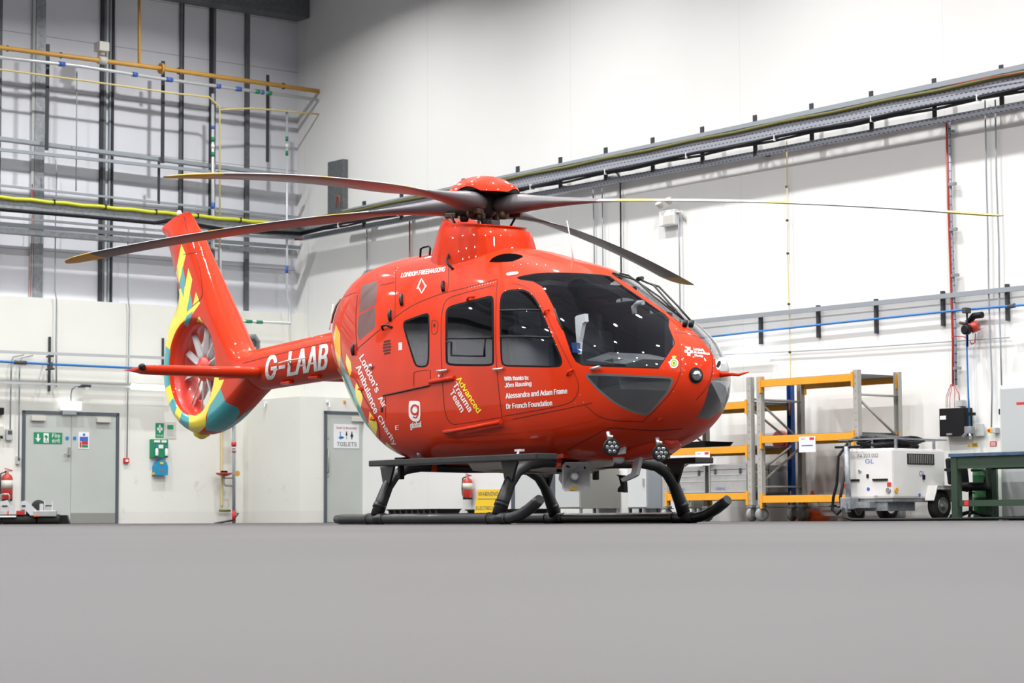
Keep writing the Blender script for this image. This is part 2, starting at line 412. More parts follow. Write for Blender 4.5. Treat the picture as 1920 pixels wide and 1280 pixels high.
# big ochre gas main with vertical branch
gp = [(-20, 86.5), (300, 128), (597, 171)]
parts = [('pipe_branch', MB().tube(LWP([(261, -30), (261, 118), (268, 123)], .5), .028), 'gold'),
         ('flange', MB().tube(LWP([(300, 128), (305, 128.7)], .5), .105), 'gold'),
         ('valve_body', MB().tube(LWP([(184, 112), (199, 114)], .5), .075), 'cream'),
         ('valve_actuator', MB().tube(LWP([(190, 104), (190, 82)], .5), .07).bx(*[f(LW.P(190, 93, .5).x, d) for f, d in ((lambda v, q: v-q, .1), (lambda v, q: v+q, .1))], -.62, -.4, LW.P(190, 95, .5).z-.02, LW.P(190, 80, .5).z), 'cream')]
for c in clips(LW, gp, .5, (14, 114, 334, 531), 6.0): parts.append(('pipe_clip', c, 'blk'))
pipe('gas_pipe', 'thick ochre gas pipe with a flange and a valve, highest on the left wall', 'pipe', LW, gp, .52, 4.6, 'gold', 14, None, parts)
wp = [(-20, 105), (150, 124), (300, 147), (596, 187)]
parts = []
for x0, x1, c in ((110, 121, 'signblue'), (248, 257, 'signblue'), (311, 323, 'signblue'), (405, 413, 'signblue'), (442, 452, 'signblue'), (479, 486, 'green'), (490, 494, 'signblue'), (501, 508, 'green')):
    parts.append(('pipe_marker', MB().tube(LWP([(x0, line_at(wp, x0)), (x1, line_at(wp, x1))], .5), .046), c))
pipe('foil_lagged_pipe', 'silvery white foil pipe with blue markers just under the ochre gas pipe', 'pipe', LW, wp, .5, 3.6, 'pipewhite', 12, None, parts)
pipe('gas_pipe', 'long thin pale yellow pipe below the silvery foil pipe, bending downwards', 'pipe', LW, [(-20, 127.5), (150, 150), (320, 174), (392, 182), (411, 199), (412, 207), (412, 466)], .52, 1.9, 'paleyel', 8)
pipe('gas_pipe', 'short pale yellow pipe running right from the bend into the corner wall', 'pipe', LW, [(413, 206), (440, 204), (475, 203), (540, 208.5), (597, 214)], .5, 1.9, 'paleyel', 8)
parts = []
vp = [(399, 176), (399, 464), (404, 466), (412, 466.5), (412.5, 600)]
for y0, y1, c in ((257, 266, 'green'), (271, 278, 'paper'), (285, 294, 'green'), (236, 242, 'signblue'), (380, 392, 'signblue')):
    parts.append(('pipe_marker', MB().tube(LWP([(399, y0), (399, y1)], .45), .036), c))
pipe('downpipe', 'grey vertical pipe with green bands behind the tail fin, jogging right at its elbow', 'pipe', LW, vp, .45, 3.0, 'pipewhite', 12, None, parts)
parts = []
for y0, y1, c in ((256, 265, 'green'), (270, 277, 'paper'), (283, 292, 'green'), (498, 512, 'signblue')):
    parts.append(('pipe_marker', MB().tube(LWP([(538, y0), (538, y1)], .45), .029), c))
parts.append(('pipe_marker', MB().tube(LWP([(460, 602), (472, 603)], .45), .034), 'green'))
parts.append(('pipe_marker', MB().tube(LWP([(480, 603.4), (492, 604.2)], .45), .034), 'green'))
pipe('downpipe', 'pale vertical pipe with green bands nearest the corner, turning left above the toilet block', 'pipe', LW, [(538, 203), (538, 556), (543, 572), (543, 606), (438, 601)], .45, 2.4, 'pipewhite', 12, None, parts)

# horizontal channels and tray across the cladding
def chan(name, label, cat, pl, a, c, hpx, off, depth, mt, parts=()):
    p, q = pl.P(*a, off), pl.P(*c, off); h = hpx/FPX*(pl.m @ p).y; p = ext([p, q], a[0], c[0])[0]
    mb = MB().loft([[p+V((0, 0, -h/2)), p+V((0, 0, h/2)), p+V((0, depth, h/2)), p+V((0, depth, -h/2))], [q+V((0, 0, -h/2)), q+V((0, 0, h/2)), q+V((0, depth, h/2)), q+V((0, depth, -h/2))]], smooth=False)
    if not parts: return solo(name, label, cat, mb, mt, pl.m)
    t = Thing(name, label, cat, pl.m, p); t.part('channel', mb, mt)
    for nm, m2, mt2 in parts: t.part(nm, m2, mt2)
    return t
chan('support_rail', 'grey steel rail across the left wall, upper of the pair above the tray', 'rail', LW, (2, 259), (560, 331), 7, .2, .16, 'grey')
chan('support_rail', 'grey steel rail across the left wall, lower of the pair above the tray', 'rail', LW, (2, 280), (564, 339), 6, .4, .06, 'grey')
chan('support_rail', 'thin grey rail directly over the yellow cable on the left wall', 'rail', LW, (0, 347), (560, 407), 4, .3, .05, 'grey')
def cable_run(y0, y1, x0, x1, sag=1.6, n=9, off=.62):
    pts = []
    for i in range(n):
        for j, dy in ((0, 0), (.5, sag)):
            t = (i+j)/n; pts.append((x0+(x1-x0)*t, y0+(y1-y0)*t+dy))
    pts.append((x1, y1)); return ext(LWP(pts, off), x0, x1)
parts = [('earth_cable', MB().tube(cable_run(368.5, 423, -5, 567), .036, 0, 8), 'cablegy'),
         ('black_cable', MB().tube(ext(LWP([(-5, 392), (150, 405), (290, 418), (320, 413), (420, 430), (567, 438)], .6), -5, 567), .035, 0, 8), 'blk')]
for x in (101, 197, 292, 370, 450): parts.append(('cable_tie', MB().box(LW.P(x, 368.5+(423-368.5)*x/567+.6, .62), (.02, .09, .09)), 'blk'))
chan('cable_tray', 'galvanised cable tray carrying a yellow earth cable along the left wall', 'cable tray', LW, (-5, 380), (566, 436), 25, .58, .04, 'galv', parts)
pipe('water_pipe', 'silvery pipe just beneath the cable tray on the left wall', 'pipe', LW, [(0, 406.5), (320, 434), (564, 448)], .5, 2.6, 'pipewhite', 10, None,
     [('pipe_end', MB().tube(LWP([(552, 447.3), (566, 448)], .5), .032), 'ext')])
chan('support_rail', 'grey steel rail beneath the silvery pipe on the left wall', 'rail', LW, (0, 419), (564, 464), 7, .45, .06, 'grey')
chan('support_rail', 'deep grey beam, lowest of the rails under the left cable tray', 'rail', LW, (0, 431), (557, 473), 9, .12, .2, 'galv')
hangs = [((87, 91), 82, 282, 'beside the leftmost galvanised post'), ((303.5, 308), 114, 306, 'under the gas pipe flange'), ((500, 504.5), 140, 304, 'nearest the corner'), ((296.5, 300), 302, 382, 'lower short one')]
for (x0, x1), y0, y1, w_ in hangs:
    a = LW.P(x0, y0, .3); c = LW.P(x1, y1, .3)
    solo('strut_channel', 'dark vertical strut holding the left wall pipes, ' + w_, 'bracket', MB().bx(a.x, c.x, -.3, -.28, c.z, a.z), 'darksteel', LW.m)
for (pts, w_) in (([(144, 133), (143.5, 250), (142.5, 358)], 'ending on the cable tray'), ([(104.5, 300), (106.5, 322), (104, 420), (103, 545), (106, 562), (105, 640), (105.5, 725)], 'running down to the fire exit lights'),
                  ([(242, 425), (240, 440), (240, 552), (242.5, 580), (240, 720), (238, 858)], 'ending in the red call point')):
    pipe('conduit', 'thin grey vertical conduit on the left wall, ' + w_, 'conduit', LW, pts, .3 if pts[0][1] < 290 else .09 if 0 else .07 if pts[-1][1] > 700 else .3, 1.2, 'grey', 6)
pipe('conduit', 'thin red conduit beside the leftmost galvanised post', 'conduit', LW, [(60.5, 345), (60, 430), (58.5, 500), (57.5, 556)], -CL+.16, .9, 'ext', 6)
# red lowered block wall conduits and rails
chan('support_rail', 'light grey rail above the blue air pipe on the lower left wall', 'rail', LW, (-5, 658.5), (330, 671.5), 5, .3, .05, 'greylight')
chan('support_rail', 'light grey rail over the fire exit door carrying small lights', 'rail', LW, (-5, 716.5), (247, 725), 4.2, .25, .05, 'greylight')
parts = [('pipe_coupling', MB().tube(LWP([(27, 679), (49, 680)], .34), .036), 'darkgrey'), ('pipe_coupling', MB().box(LW.P(94, 685, .34), (.06, .1, .11)), 'darkgrey')]
pipe('air_pipe', 'bright blue compressed air pipe along the lower left wall', 'pipe', LW, [(-5, 677), (94, 682.5), (258, 690), (330, 693)], .34, 2.4, 'blue', 10, None, parts)
a = LW.P(92.5, 631, .04); c = LW.P(96.5, 733, .04)
solo('strut_channel', 'black vertical strut crossing the blue air pipe left of the fire exit', 'bracket', MB().bx(a.x, c.x-.02, -.04, 0, c.z, a.z).box(LW.P(94, 668, .2), (.03, .25, .03)).box(LW.P(94, 692, .2), (.03, .3, .03)), 'darksteel', LW.m)
a = LW.P(308, 633, .1); c = LW.P(312, 700, .1)
solo('strut_channel', 'black vertical strut just behind the tail rotor ring', 'bracket', MB().bx(a.x, c.x-.02, -.04, 0, c.z, a.z), 'darksteel', LW.m)
pipe('conduit', 'thin grey conduit dropping from the rail to the wall thermostat', 'conduit', LW, [(45, 665), (24, 669), (21, 680), (20, 740), (19, 804)], .07, 1.3, 'grey', 6)
pipe('conduit', 'thin grey conduit dropping from the rail to the double socket', 'conduit', LW, [(62, 666), (40, 671), (36.5, 682), (36, 760), (35, 856)], .07, 1.3, 'grey', 6)
pipe('conduit', 'short curved grey conduit feeding the lit exit sign', 'conduit', LW, [(165, 723), (142, 724), (135, 730), (133, 740), (133, 754)], .12, 1.2, 'grey', 6)
def wbox(name, label, cat, pl, x0, y0, x1, y1, d, mt, bev=.01, off=0.0, extra=(), group=None, bx2=()):
    a = pl.P(x0, y1, off+d); c = pl.P(x1, y0, off+d)
    mb = MB().bx(a.x, c.x, -off-d, -off, a.z, c.z, 0, bev)
    if not extra: return solo(name, label, cat, mb, mt, pl.m, group=group)
    t = Thing(name, label, cat, pl.m, (a.x, -off, a.z), group); t.part('body', mb, mt)
    t.a, t.c, t.y = a, c, -off-d
    for e in extra:
        nm, m2, mt2 = e(a, c, -off-d) ; t.part(nm, m2, mt2)
    return t
def face_box(nm, fx0, fx1, fz0, fz1, mt, d=.01):
    """a small raised box on the front of a wall box, in fractions of its face"""
    return lambda a, c, y: (nm, MB().bx(a.x+(c.x-a.x)*fx0, a.x+(c.x-a.x)*fx1, y-d, y+.001, a.z+(c.z-a.z)*fz0, a.z+(c.z-a.z)*fz1), mt)
def face_text(txt, fx0, fx1, fz0, fz1, mt, bold=0.0, d=.001, nm='lettering'):
    return lambda a, c, y: (nm, MB().text(txt, a.x+(c.x-a.x)*fx0, a.x+(c.x-a.x)*fx1, a.z+(c.z-a.z)*fz0, a.z+(c.z-a.z)*fz1, y-d, 0, bold), mt)
def disc_on(nm, fx, fz, r, mt, d=.01):
    return lambda a, c, y: (nm, MB().lathe([(r, 0), (r, d)], (a.x+(c.x-a.x)*fx, y, a.z+(c.z-a.z)*fz), Matrix.Rotation(PI/2, 3, 'X'), 0, 20), mt)
wbox('thermostat', 'pale grey wall thermostat left of the fire exit', 'control', LW, 12, 804, 24.5, 825, .06, 'greylight', .01, 0, [face_box('display', .2, .8, .55, .85, 'darkgrey')])
wbox('double_socket', 'small grey socket on the conduit beside the fire exit frame', 'socket', LW, 31.5, 855, 39, 870, .06, 'greylight', .01, 0, [face_box('switch', .25, .75, .5, .8, 'darkgrey')])
wbox('control_box', 'small black box high at the far left edge of the lower wall', 'box', LW, -4, 764, 8, 777, .08, 'blk')
wbox('control_box', 'beige box at the far left edge above the red extinguisher', 'box', LW, -6, 798, 8, 817, .1, 'cream', .02, 0, [face_box('cable_gland', .5, .8, -.25, 0, 'blk')])
wbox('call_point', 'red fire call point on the conduit between the fire exit and the first aid signs', 'alarm', LW, 233, 858.5, 242.5, 868, .05, 'signred', .005, 0, [face_box('glass_pane', .25, .75, .25, .75, 'paper')])
wbox('pipe_fitting', 'grey pipe fitting on the wall seen above the tail boom', 'fitting', LW, 455, 634, 484, 650, .15, 'galv', .05, 0, [lambda a, c, y: ('elbow', MB().tube(LWP([(460, 631), (478, 630), (484, 640), (484, 656)], .2), .04), 'galv')])
def fluoro(name, label, pl, x0, y0, x1, y1, off, gr=None):
    a = pl.P(x0, y0, off); c = pl.P(x1, y1, off); r = .055
    t = Thing(name, label, 'light', pl.m, (a.x, a.y, a.z))
    t.part('diffuser', MB().tube([a, c], r, 0, 12), 'tube'); t.part('lamp_body', MB().bx(a.x+.02, c.x-.02, a.y+.02, a.y+.09, min(a.z, c.z)+.0, max(a.z, c.z)+.03), 'paper')
    ld = bpy.data.lights.new('tube_glow', 'AREA'); ld.shape = 'RECTANGLE'; ld.size = abs(c.x-a.x); ld.size_y = .08; ld.energy = 1
    lo = bpy.data.objects.new('tube_glow', ld); COL.objects.link(lo); lo.parent = t.e; lo.location = ((a+c)/2-V(t.org))+V((0, -.08, 0)); lo.rotation_euler = (PI/2, 0, 0)
    return t
fluoro('fluorescent_light', 'bright tube light behind the tail, at the end of the left wall rail', LW, 247, 724.5, 322, 728, .3)
e = wbox('exit_light', 'lit rectangular emergency light above the fire exit doors', 'light', LW, 118, 753, 153.5, 768, .1, 'exitl', .01, .06, [lambda a, c, y: ('bracket', MB().bx(a.x+.05, c.x-.05, -.06, 0, a.z-.08, a.z+.05), 'greylight')])
wbox('ceiling_sensor', 'small black lamp bracket on the rail above the exit light', 'bracket', LW, 156, 721, 171, 725.5, .2, 'darksteel', .005, .15, [face_box('sensor_head', .25, .7, -1.1, 0, 'cream')])
# fire exit doors: real leaves inside a frame
def door(n, pl, x0, x1, ytop, off, leaves, handle_side, hw=5.2, ybase=None, extra=None):
    a = pl.P(x0, ytop, off); c = pl.P(x1, ytop+ (2 if leaves == 2 else 1), off); z1 = a.z; t = .055
    fr_ = MB().bx(a.x, a.x+t, -off-.03, -off+.03, 0, z1).bx(c.x-t, c.x, -off-.03, -off+.03, 0, z1).bx(a.x, c.x, -off-.03, -off+.03, z1-t, z1)
    d = struct('door_%d' % n, fr_, 'frame', pl.m)
    wd = (c.x-a.x-2*t)/leaves
    for i in range(leaves):
        xx = a.x+t+i*wd
        lf = struct('door_leaf', MB().bx(xx+.004, xx+wd-.004, -off-.012, -off+.02, .008, z1-t-.004), 'doorgrey', parent=d)
        if leaves == 1 or 1:
            s_ = xx+.10 if (leaves == 1 or i == 0) else xx+wd-.42
            if leaves == 1: s_ = xx+wd*.60
            struct('door_closer', MB().bx(s_, s_+.28, -off-.07, -off-.012, z1-t-.13, z1-t-.04, 0, .008), 'cream', parent=lf)
    return d, a, c, z1
d1, a, c, z1 = door(1, LW, 42, 222.5, 769, .005, 2, 'r')
mid = (a.x+c.x)/2
def onw(pl, off, x0, y0, x1, y1): p, q = pl.P(x0, y1, off), pl.P(x1, y0, off); return p.x, q.x, p.z, q.z
X0, X1, Z0, Z1 = onw(LW, .02, 127, 838, 131, 855)
struct('door_handle', MB().bx(X0, X1, -.06, -.015, Z0, Z1, 0, .008).bx(X0-.09, X0+.02, -.075, -.055, Z0+.02, Z0+.045, 0, .005), 'kick', parent=d1)
struct('kick_plate', MB().bx(mid+.006, c.x-.06, -.022, -.012, .02, .2), 'kick', parent=d1)
def sign(name, label, cat, pl, off, x0, y0, x1, y1, mt, marks, parent=None, fr_=None):
    X0, X1, Z0, Z1 = onw(pl, off, x0, y0, x1, y1); w_, h_ = X1-X0, Z1-Z0; y = -off-.006
    t = Thing(name, label, cat, pl.m, (X0, -off, Z0))
    t.part('board', MB().bx(X0, X1, y, -off, Z0, Z1), mt)
    for m in marks:
        if m[0] == 'box': t.part(m[5] if len(m) > 6 else 'printed_block', MB().bx(X0+w_*m[1], X0+w_*m[2], y-.002, y, Z0+h_*m[3], Z0+h_*m[4]), m[-1])
        elif m[0] == 'poly': t.part(m[1], MB().prism([(X0+w_*p, Z0+h_*q) for p, q in m[2]], y-.002, y), m[3])
        elif m[0] == 'text': t.part('lettering', MB().text(m[1], X0+w_*m[2], X0+w_*m[3], Z0+h_*m[4], Z0+h_*m[5], y-.001, 0, m[7] if len(m) > 7 else 0), m[6])
        elif m[0] == 'disc': t.part(m[1], MB().lathe([(m[4]*h_, 0), (m[4]*h_, .002)], (X0+w_*m[2], y, Z0+h_*m[3]), Matrix.Rotation(PI/2, 3, 'X'), 0, 20), m[5])
    return t
def man(x, z, s_): return [(x-.03*s_, z), (x-.01*s_, z+.45*s_), (x-.09*s_, z+.45*s_), (x-.09*s_, z+.8*s_), (x+.09*s_, z+.8*s_), (x+.09*s_, z+.45*s_), (x+.01*s_, z+.45*s_), (x+.03*s_, z)]
dz = .03
sign('fire_exit_sign', 'green and white fire exit sign on the left door leaf', 'sign', LW, dz-.012, 63, 811, 116.5, 831, 'green', [
    ('poly', 'arrow', [(.12, .85), (.18, .85), (.18, .45), (.25, .5), (.15, .12), (.05, .5), (.12, .45)], 'paper'),
    ('box', .34, .52, .08, .92, 'running_man_panel', 'paper'),
    ('poly', 'running_man', [(.36, .12), (.42, .35), (.40, .6), (.36, .5), (.35, .56), (.41, .78), (.46, .72), (.5, .55), (.46, .5), (.45, .35), (.5, .12), (.47, .12), (.43, .28), (.39, .12)], 'green'),
    ('text', 'Fire', .64, .92, .55, .92, 'paper', .02), ('text', 'exit', .64, .92, .1, .47, 'paper', .02)])
for i, (x, w_) in enumerate(((126, 'left leaf beside the fire exit sign'), (140, 'right leaf beside the coloured notice'))):
    p = LW.P(x, 821.5, .02)
    solo('door_sign', 'small round blue fire door sign on the ' + w_, 'sign', MB().lathe([(.037, 0), (.037, .005)], p+V((0, .005, 0)), Matrix.Rotation(PI/2, 3, 'X'), 0, 24), 'blue', LW.m)
sign('safety_notice', 'white notice with blue, red and green blocks on the right door leaf', 'sign', LW, dz-.012, 147, 810, 167, 841, 'paper', [
    ('box', .1, .9, .45, .72, 'notice_panel', 'signblue'), ('box', .3, .9, .25, .45, 'notice_panel', 'signred'), ('box', .3, .9, .08, .23, 'notice_panel', 'green'), ('disc', 'notice_symbol', .5, .84, .08, 'signblue'), ('box', .1, .26, .08, .42, 'notice_panel', 'ext')])
sign('first_aid_sign', 'small green sign with a white cross beside the tail rotor', 'sign', LW, .002, 291.5, 793, 307, 820, 'green', [
    ('box', .18, .82, .5, .7, 'cross', 'paper'), ('box', .4, .6, .35, .88, 'cross', 'paper'), ('text', 'First aid', .12, .88, .07, .22, 'paper')])
sign('eyewash_notice', 'cream framed notice with green print right of the first aid sign', 'sign', LW, .002, 308.5, 791, 330, 822, 'cream', [
    ('box', .22, .76, .55, .82, 'notice_panel', 'green'), ('box', .22, .76, .14, .5, 'notice_panel', 'greylight'), ('poly', 'arrow', [(.5, .76), (.6, .76), (.55, .6)], 'paper')])
t = wbox('eyewash_station', 'green wall eyewash station holding two white bottles', 'first aid kit', LW, 285, 823.5, 315.5, 857.5, .1, 'green', .01, 0, [face_box('label_panel', .12, .48, .82, .95, 'paper'), face_box('label_panel', .58, .88, .82, .95, 'paper'), face_box('label_panel', .4, .68, .5, .7, 'paper')])
for fx in (.24, .84):
    x = t.a.x+(t.c.x-t.a.x)*fx; z = t.a.z+.03
    b_ = Thing('eyewash_bottle', 'white eyewash bottle with a blue cap, %s one in the green station' % ('left' if fx < .5 else 'right'), 'bottle', LW.m, (x, t.y-.03, z), 'bottles in the eyewash station')
    b_.part('bottle_body', MB().lathe([(.028, 0), (.03, .02), (.03, .12), (.012, .15)], (x, t.y-.032, z), None, 0, 14), 'white'); b_.part('cap', MB().lathe([(.016, .15), (.016, .185)], (x, t.y-.032, z), None, 0, 12), 'signblue')
X0, X1, Z0, Z1 = onw(LW, .12, 290.5, 862, 315.5, 890.5); w_ = X1-X0; h_ = Z1-Z0
t = Thing('first_aid_case', 'bright blue rounded case hanging below the green eyewash station', 'case', LW.m, (X0, 0, Z0))
oc = [(.02, .0), (.98, .0), (1, .55), (.9, .82), (.7, .96), (.45, .98), (.2, .86), (.03, .6)]
t.part('case_body', MB().prism([(X0+w_*p, Z0+h_*q) for p, q in oc], -.12, 0), 'bluebag')
t.part('latch', MB().bx(X0+w_*.38, X0+w_*.62, -.13, -.12, Z0+h_*.72, Z0+h_*.85), 'signyel'); t.part('carry_handle', MB().tube([(X0+w_*.3, -.06, Z0+h_*.92), (X0+w_*.38, -.06, Z0+h_*1.06), (X0+w_*.6, -.06, Z0+h_*1.06), (X0+w_*.68, -.06, Z0+h_*.92)], .008), 'signblue')
t.part('lettering', MB().text('FIRST AID', X0+w_*.3, X0+w_*.8, Z0+h_*.2, Z0+h_*.34, -.121), 'signred'); t.part('corner_catch', MB().bx(X0-.01, X0+w_*.08, -.1, -.02, Z0+.01, Z0+.05), 'signyel')
# fire extinguisher builder
def extinguisher(label, fr_, base, h=.58, r=.085, back=True):
    x, y, z = base
    t = Thing('fire_extinguisher', label, 'fire extinguisher', fr_, base)
    t.part('cylinder', MB().lathe([(r*.9, 0), (r, .02), (r, h*.72), (r*.8, h*.82), (r*.3, h*.88), (r*.28, h*.92)], base, None, 0, 24), 'ext')
    t.part('label_panel', MB().lathe([(r*1.01, h*.38), (r*1.01, h*.66)], base, None, 0, 24), 'cream'); t.part('foot_ring', MB().lathe([(r*.96, -.02), (r*.96, .02)], base, None, 0, 24), 'blk')
    t.part('valve', MB().box((x, y, z+h*.95), (.05, .04, .05)), 'steel'); t.part('lever', MB().box((x+.03, y, z+h*1.02), (.16, .025, .015), 0, Matrix.Rotation(.25, 3, 'Y')).box((x+.03, y, z+h*.97), (.13, .02, .012)), 'ext')
    t.part('hose', MB().tube([(x-.02, y-.01, z+h*.95), (x-r*1.25, y-.02, z+h*.88), (x-r*1.35, y-.03, z+h*.4), (x-r*1.15, y-.03, z+h*.12)], .012), 'blk')
    return t
p = LW.P(12, 937, .12); q = LW.P(12, 880, .12)
extinguisher('red fire extinguisher on the left wall beside the fire exit frame', LW.m, (p.x, -.13, p.z), (q.z-p.z)*.98, .105)

# emergency eyewash stand at the foot of the left wall
p0 = LW.P(438.5, 982, .25); px_ = lambda x, y, o=.25: LW.P(x, y, o)
t = Thing('emergency_eyewash', 'free standing grey pipe eyewash with a red bowl and foot pedal', 'eyewash', LW.m, (p0.x, -.25, 0))
t.part('stand_pipe', MB().tube([(p0.x, -.25, 0), px_(438.5, 774)], .032), 'grey')
t.part('bowl_arm', MB().tube([px_(420, 893), px_(420, 906), px_(423, 910), px_(438, 910.5)], .018).tube([px_(421, 896), px_(438, 896)], .014), 'grey')
bp_ = px_(420, 891)
t.part('bowl', MB().lathe([(.05, -.02), (.15, .02), (.16, .05), (.13, .045)], bp_, None, 0, 20), 'ext'); t.part('spray_head', MB().box(bp_+V((0, 0, .07)), (.12, .06, .04)), 'blk')
t.part('foot_pedal', MB().tube([px_(438, 975), px_(402, 981)], .018).tube([px_(402, 980), px_(402, 984), px_(420, 984)], .014).tube([px_(440, 962), px_(447, 962), px_(441, 970)], .012), 'darksteel')
t.part('band', MB().tube([px_(438.5, 828.5), px_(438.5, 836.5)], .05), 'signred'); t.part('band', MB().tube([px_(438.5, 838), px_(438.5, 840)], .045), 'paper'); t.part('band', MB().tube([px_(438.5, 845), px_(438.5, 847.5)], .045), 'signred'); t.part('band', MB().tube([px_(438.5, 957), px_(438.5, 976)], .036), 'signred')
t.part('round_tag', MB().lathe([(.055, 0), (.055, .004)], px_(443.5, 887.5)+V((0, -.03, 0)), Matrix.Rotation(PI/2, 3, 'X'), 0, 20), 'gold')
sign('eyewash_sign', 'green and white sign partly hidden behind the bottom of the tail ring', 'sign', LW, .3, 422, 770, 438, 798, 'paper', [('box', .05, .46, .08, .42, 'sign_panel', 'green'), ('box', .54, .95, .08, .42, 'sign_panel', 'green'), ('box', .05, .95, .5, .92, 'sign_panel', 'green')])
pipe('gas_pipe', 'pale yellow vertical pipe on the lower wall left of the eyewash stand', 'pipe', LW, [(415, 640), (416, 780), (416.5, 945), (416, 950)], .07, 2.2, 'paleyel', 8, None, [('pipe_foot', MB().tube(LWP([(411, 957), (432, 957)], .08), .02), 'cablegyd')])
# toilets door
TB = Plane(LW.m @ V((0, -BD, 0)), -W_)
d2, a, c, z1 = door(2, TB, 607.5, 692, 770, .005, 1, 'l')
X0, X1, Z0, Z1 = onw(TB, .05, 615.5, 842, 617.5, 886)
struct('door_handle', MB().tube([(X0, -.02, Z1), (X0, -.06, Z1-.01), (X0, -.06, Z0+.01), (X0, -.02, Z0)], .012), 'kick', parent=d2)
for y in (822, 893):
    p = TB.P(615.5, y, .02); struct('door_lock', MB().lathe([(.028, 0), (.028, .012)], p+V((0, .012, 0)), Matrix.Rotation(PI/2, 3, 'X'), 0, 16), 'kick', parent=d2)
sign('toilets_sign', 'white toilets sign with wheelchair, man and woman symbols on the grey door', 'sign', TB, .018, 625.5, 796, 673, 839.5, 'paper', [
    ('text', 'Staff & Disabled', .1, .9, .8, .9, 'ext', .01), ('text', 'TOILETS', .12, .9, .08, .26, 'frame', .02),
    ('poly', 'man_symbol', man(.5, .38, .32), 'blk'), ('disc', 'man_symbol', .5, .67, .03, 'blk'), ('poly', 'woman_symbol', [(.69, .38), (.69, .48), (.65, .48), (.69, .63), (.73, .63), (.77, .48), (.73, .48), (.73, .38)], 'blk'), ('disc', 'woman_symbol', .71, .67, .03, 'blk'),
    ('poly', 'wheelchair_symbol', [(.2, .4), (.28, .36), (.36, .42), (.38, .48), (.4, .42), (.36, .4), (.33, .5), (.27, .5), (.27, .62), (.24, .64), (.24, .48), (.19, .46)], 'blue'), ('disc', 'wheelchair_symbol', .25, .66, .03, 'blue')])
for (x, y, w_) in ((497, 755, 'on the corner face left of the toilets door'), (615, 753, 'above the toilets door')):
    pl = TB if x > 562 else LW
    if x < 562:
        FA = Plane(LW.m @ V((bxa, 0, 0)), LW.m.to_3x3() @ V((0, -1, 0))); pl = FA
    p = pl.P(x, y, .03); solo('wall_hook', 'small white hook ' + w_, 'hook', MB().box(p, (.06, .06, .05), 0, None, .01).tube([p+V((.02, -.02, -.02)), p+V((.02, -.02, -.09)), p+V((-.02, -.04, -.1))], .012), 'paper', pl.m)
p = TB.P(646, 753, .01); solo('indicator_lamp', 'tiny orange indicator lamp above the toilets door', 'lamp', MB().box(p, (.05, .03, .05)).lathe([(.018, .02), (.012, .035)], p, Matrix.Rotation(PI/2, 3, 'X'), 0, 12), 'orange', TB.m)
# ------------------------------------------------------------------ right wall services
a = onw(RW, .12, 613, 395, 644.5, 297)
solo('wall_duct', 'tall narrow grey steel panel high on the right wall near the corner', 'panel', MB().bx(RW.at(614, 390, .12)[0], RW.at(643, 390, .12)[0], -.12, 0, RW.at(628, 400, .12)[1], RW.at(628, 301, .12)[1], 0, .01), 'galvd', RW.m)
pipe('cable_loop', 'small loop of orange cable hanging over the tall grey wall panel', 'cable', RW, [(630, 388), (631, 368), (634, 366), (637, 369), (637, 388)], .14, .8, 'cone', 6)
rail1 = [(606, 405), (710, 379), (965, 325), (1050, 302.5), (1225, 269.5), (1415, 226), (1632, 182), (1920, 125), (1990, 111)]
rp = [RW.P(x, y, .32) for x, y in ((560, 414.5), (1990, 111))]
def rbar(a, c, h0, h1, off, depth):
    """a bar on the right wall whose height keeps a real size"""
    p, q = RW.P(*a, off), RW.P(*c, off)
    mb = MB(); q = ext([p, q], a[0], c[0])[-1]
    return mb.loft([[p+V((0, 0, h0)), p+V((0, 0, h1)), p+V((0, depth, h1)), p+V((0, depth, h0))], [q+V((0, 0, h0)), q+V((0, 0, h1)), q+V((0, depth, h1)), q+V((0, depth, h0))]], smooth=False), p
mb, p = rbar((640, 397), (1990, 109), -.035, .035, .36, .05)
solo('support_rail', 'long grey rail along the top of the cable tray on the right wall', 'rail', mb, 'grey', RW.m)
# struts
TOP = lambda x: line_at([(560, 414), (640, 395), (970, 320), (1223, 266), (1415, 224), (1632, 179), (1876, 130), (1990, 107)], x)
BOT = lambda x: line_at([(560, 448), (710, 418), (965, 366), (1223, 320), (1400, 293), (1632, 246), (1920, 193), (1990, 180)], x)
for i, x in enumerate((682, 752, 868, 970, 1050, 1135, 1223, 1316, 1415, 1521, 1633, 1751, 1877)):
    a = RW.P(x-2.8, BOT(x)+3, .3); c = RW.P(x+2.8, TOP(x)-9, .3)
    solo('strut_channel', 'short dark strut standing up behind the right wall cable tray, %s from the corner' % ('first', 'second', 'third', 'fourth', 'fifth', 'sixth', 'seventh', 'eighth', 'ninth', 'tenth', 'eleventh', 'twelfth', 'last')[i], 'bracket', MB().bx(a.x, c.x, -.3, -.28, a.z, c.z).bx(a.x, c.x, -.28, 0, a.z+.02, a.z+.05), 'darksteel', RW.m, group='struts of the right wall cable tray')
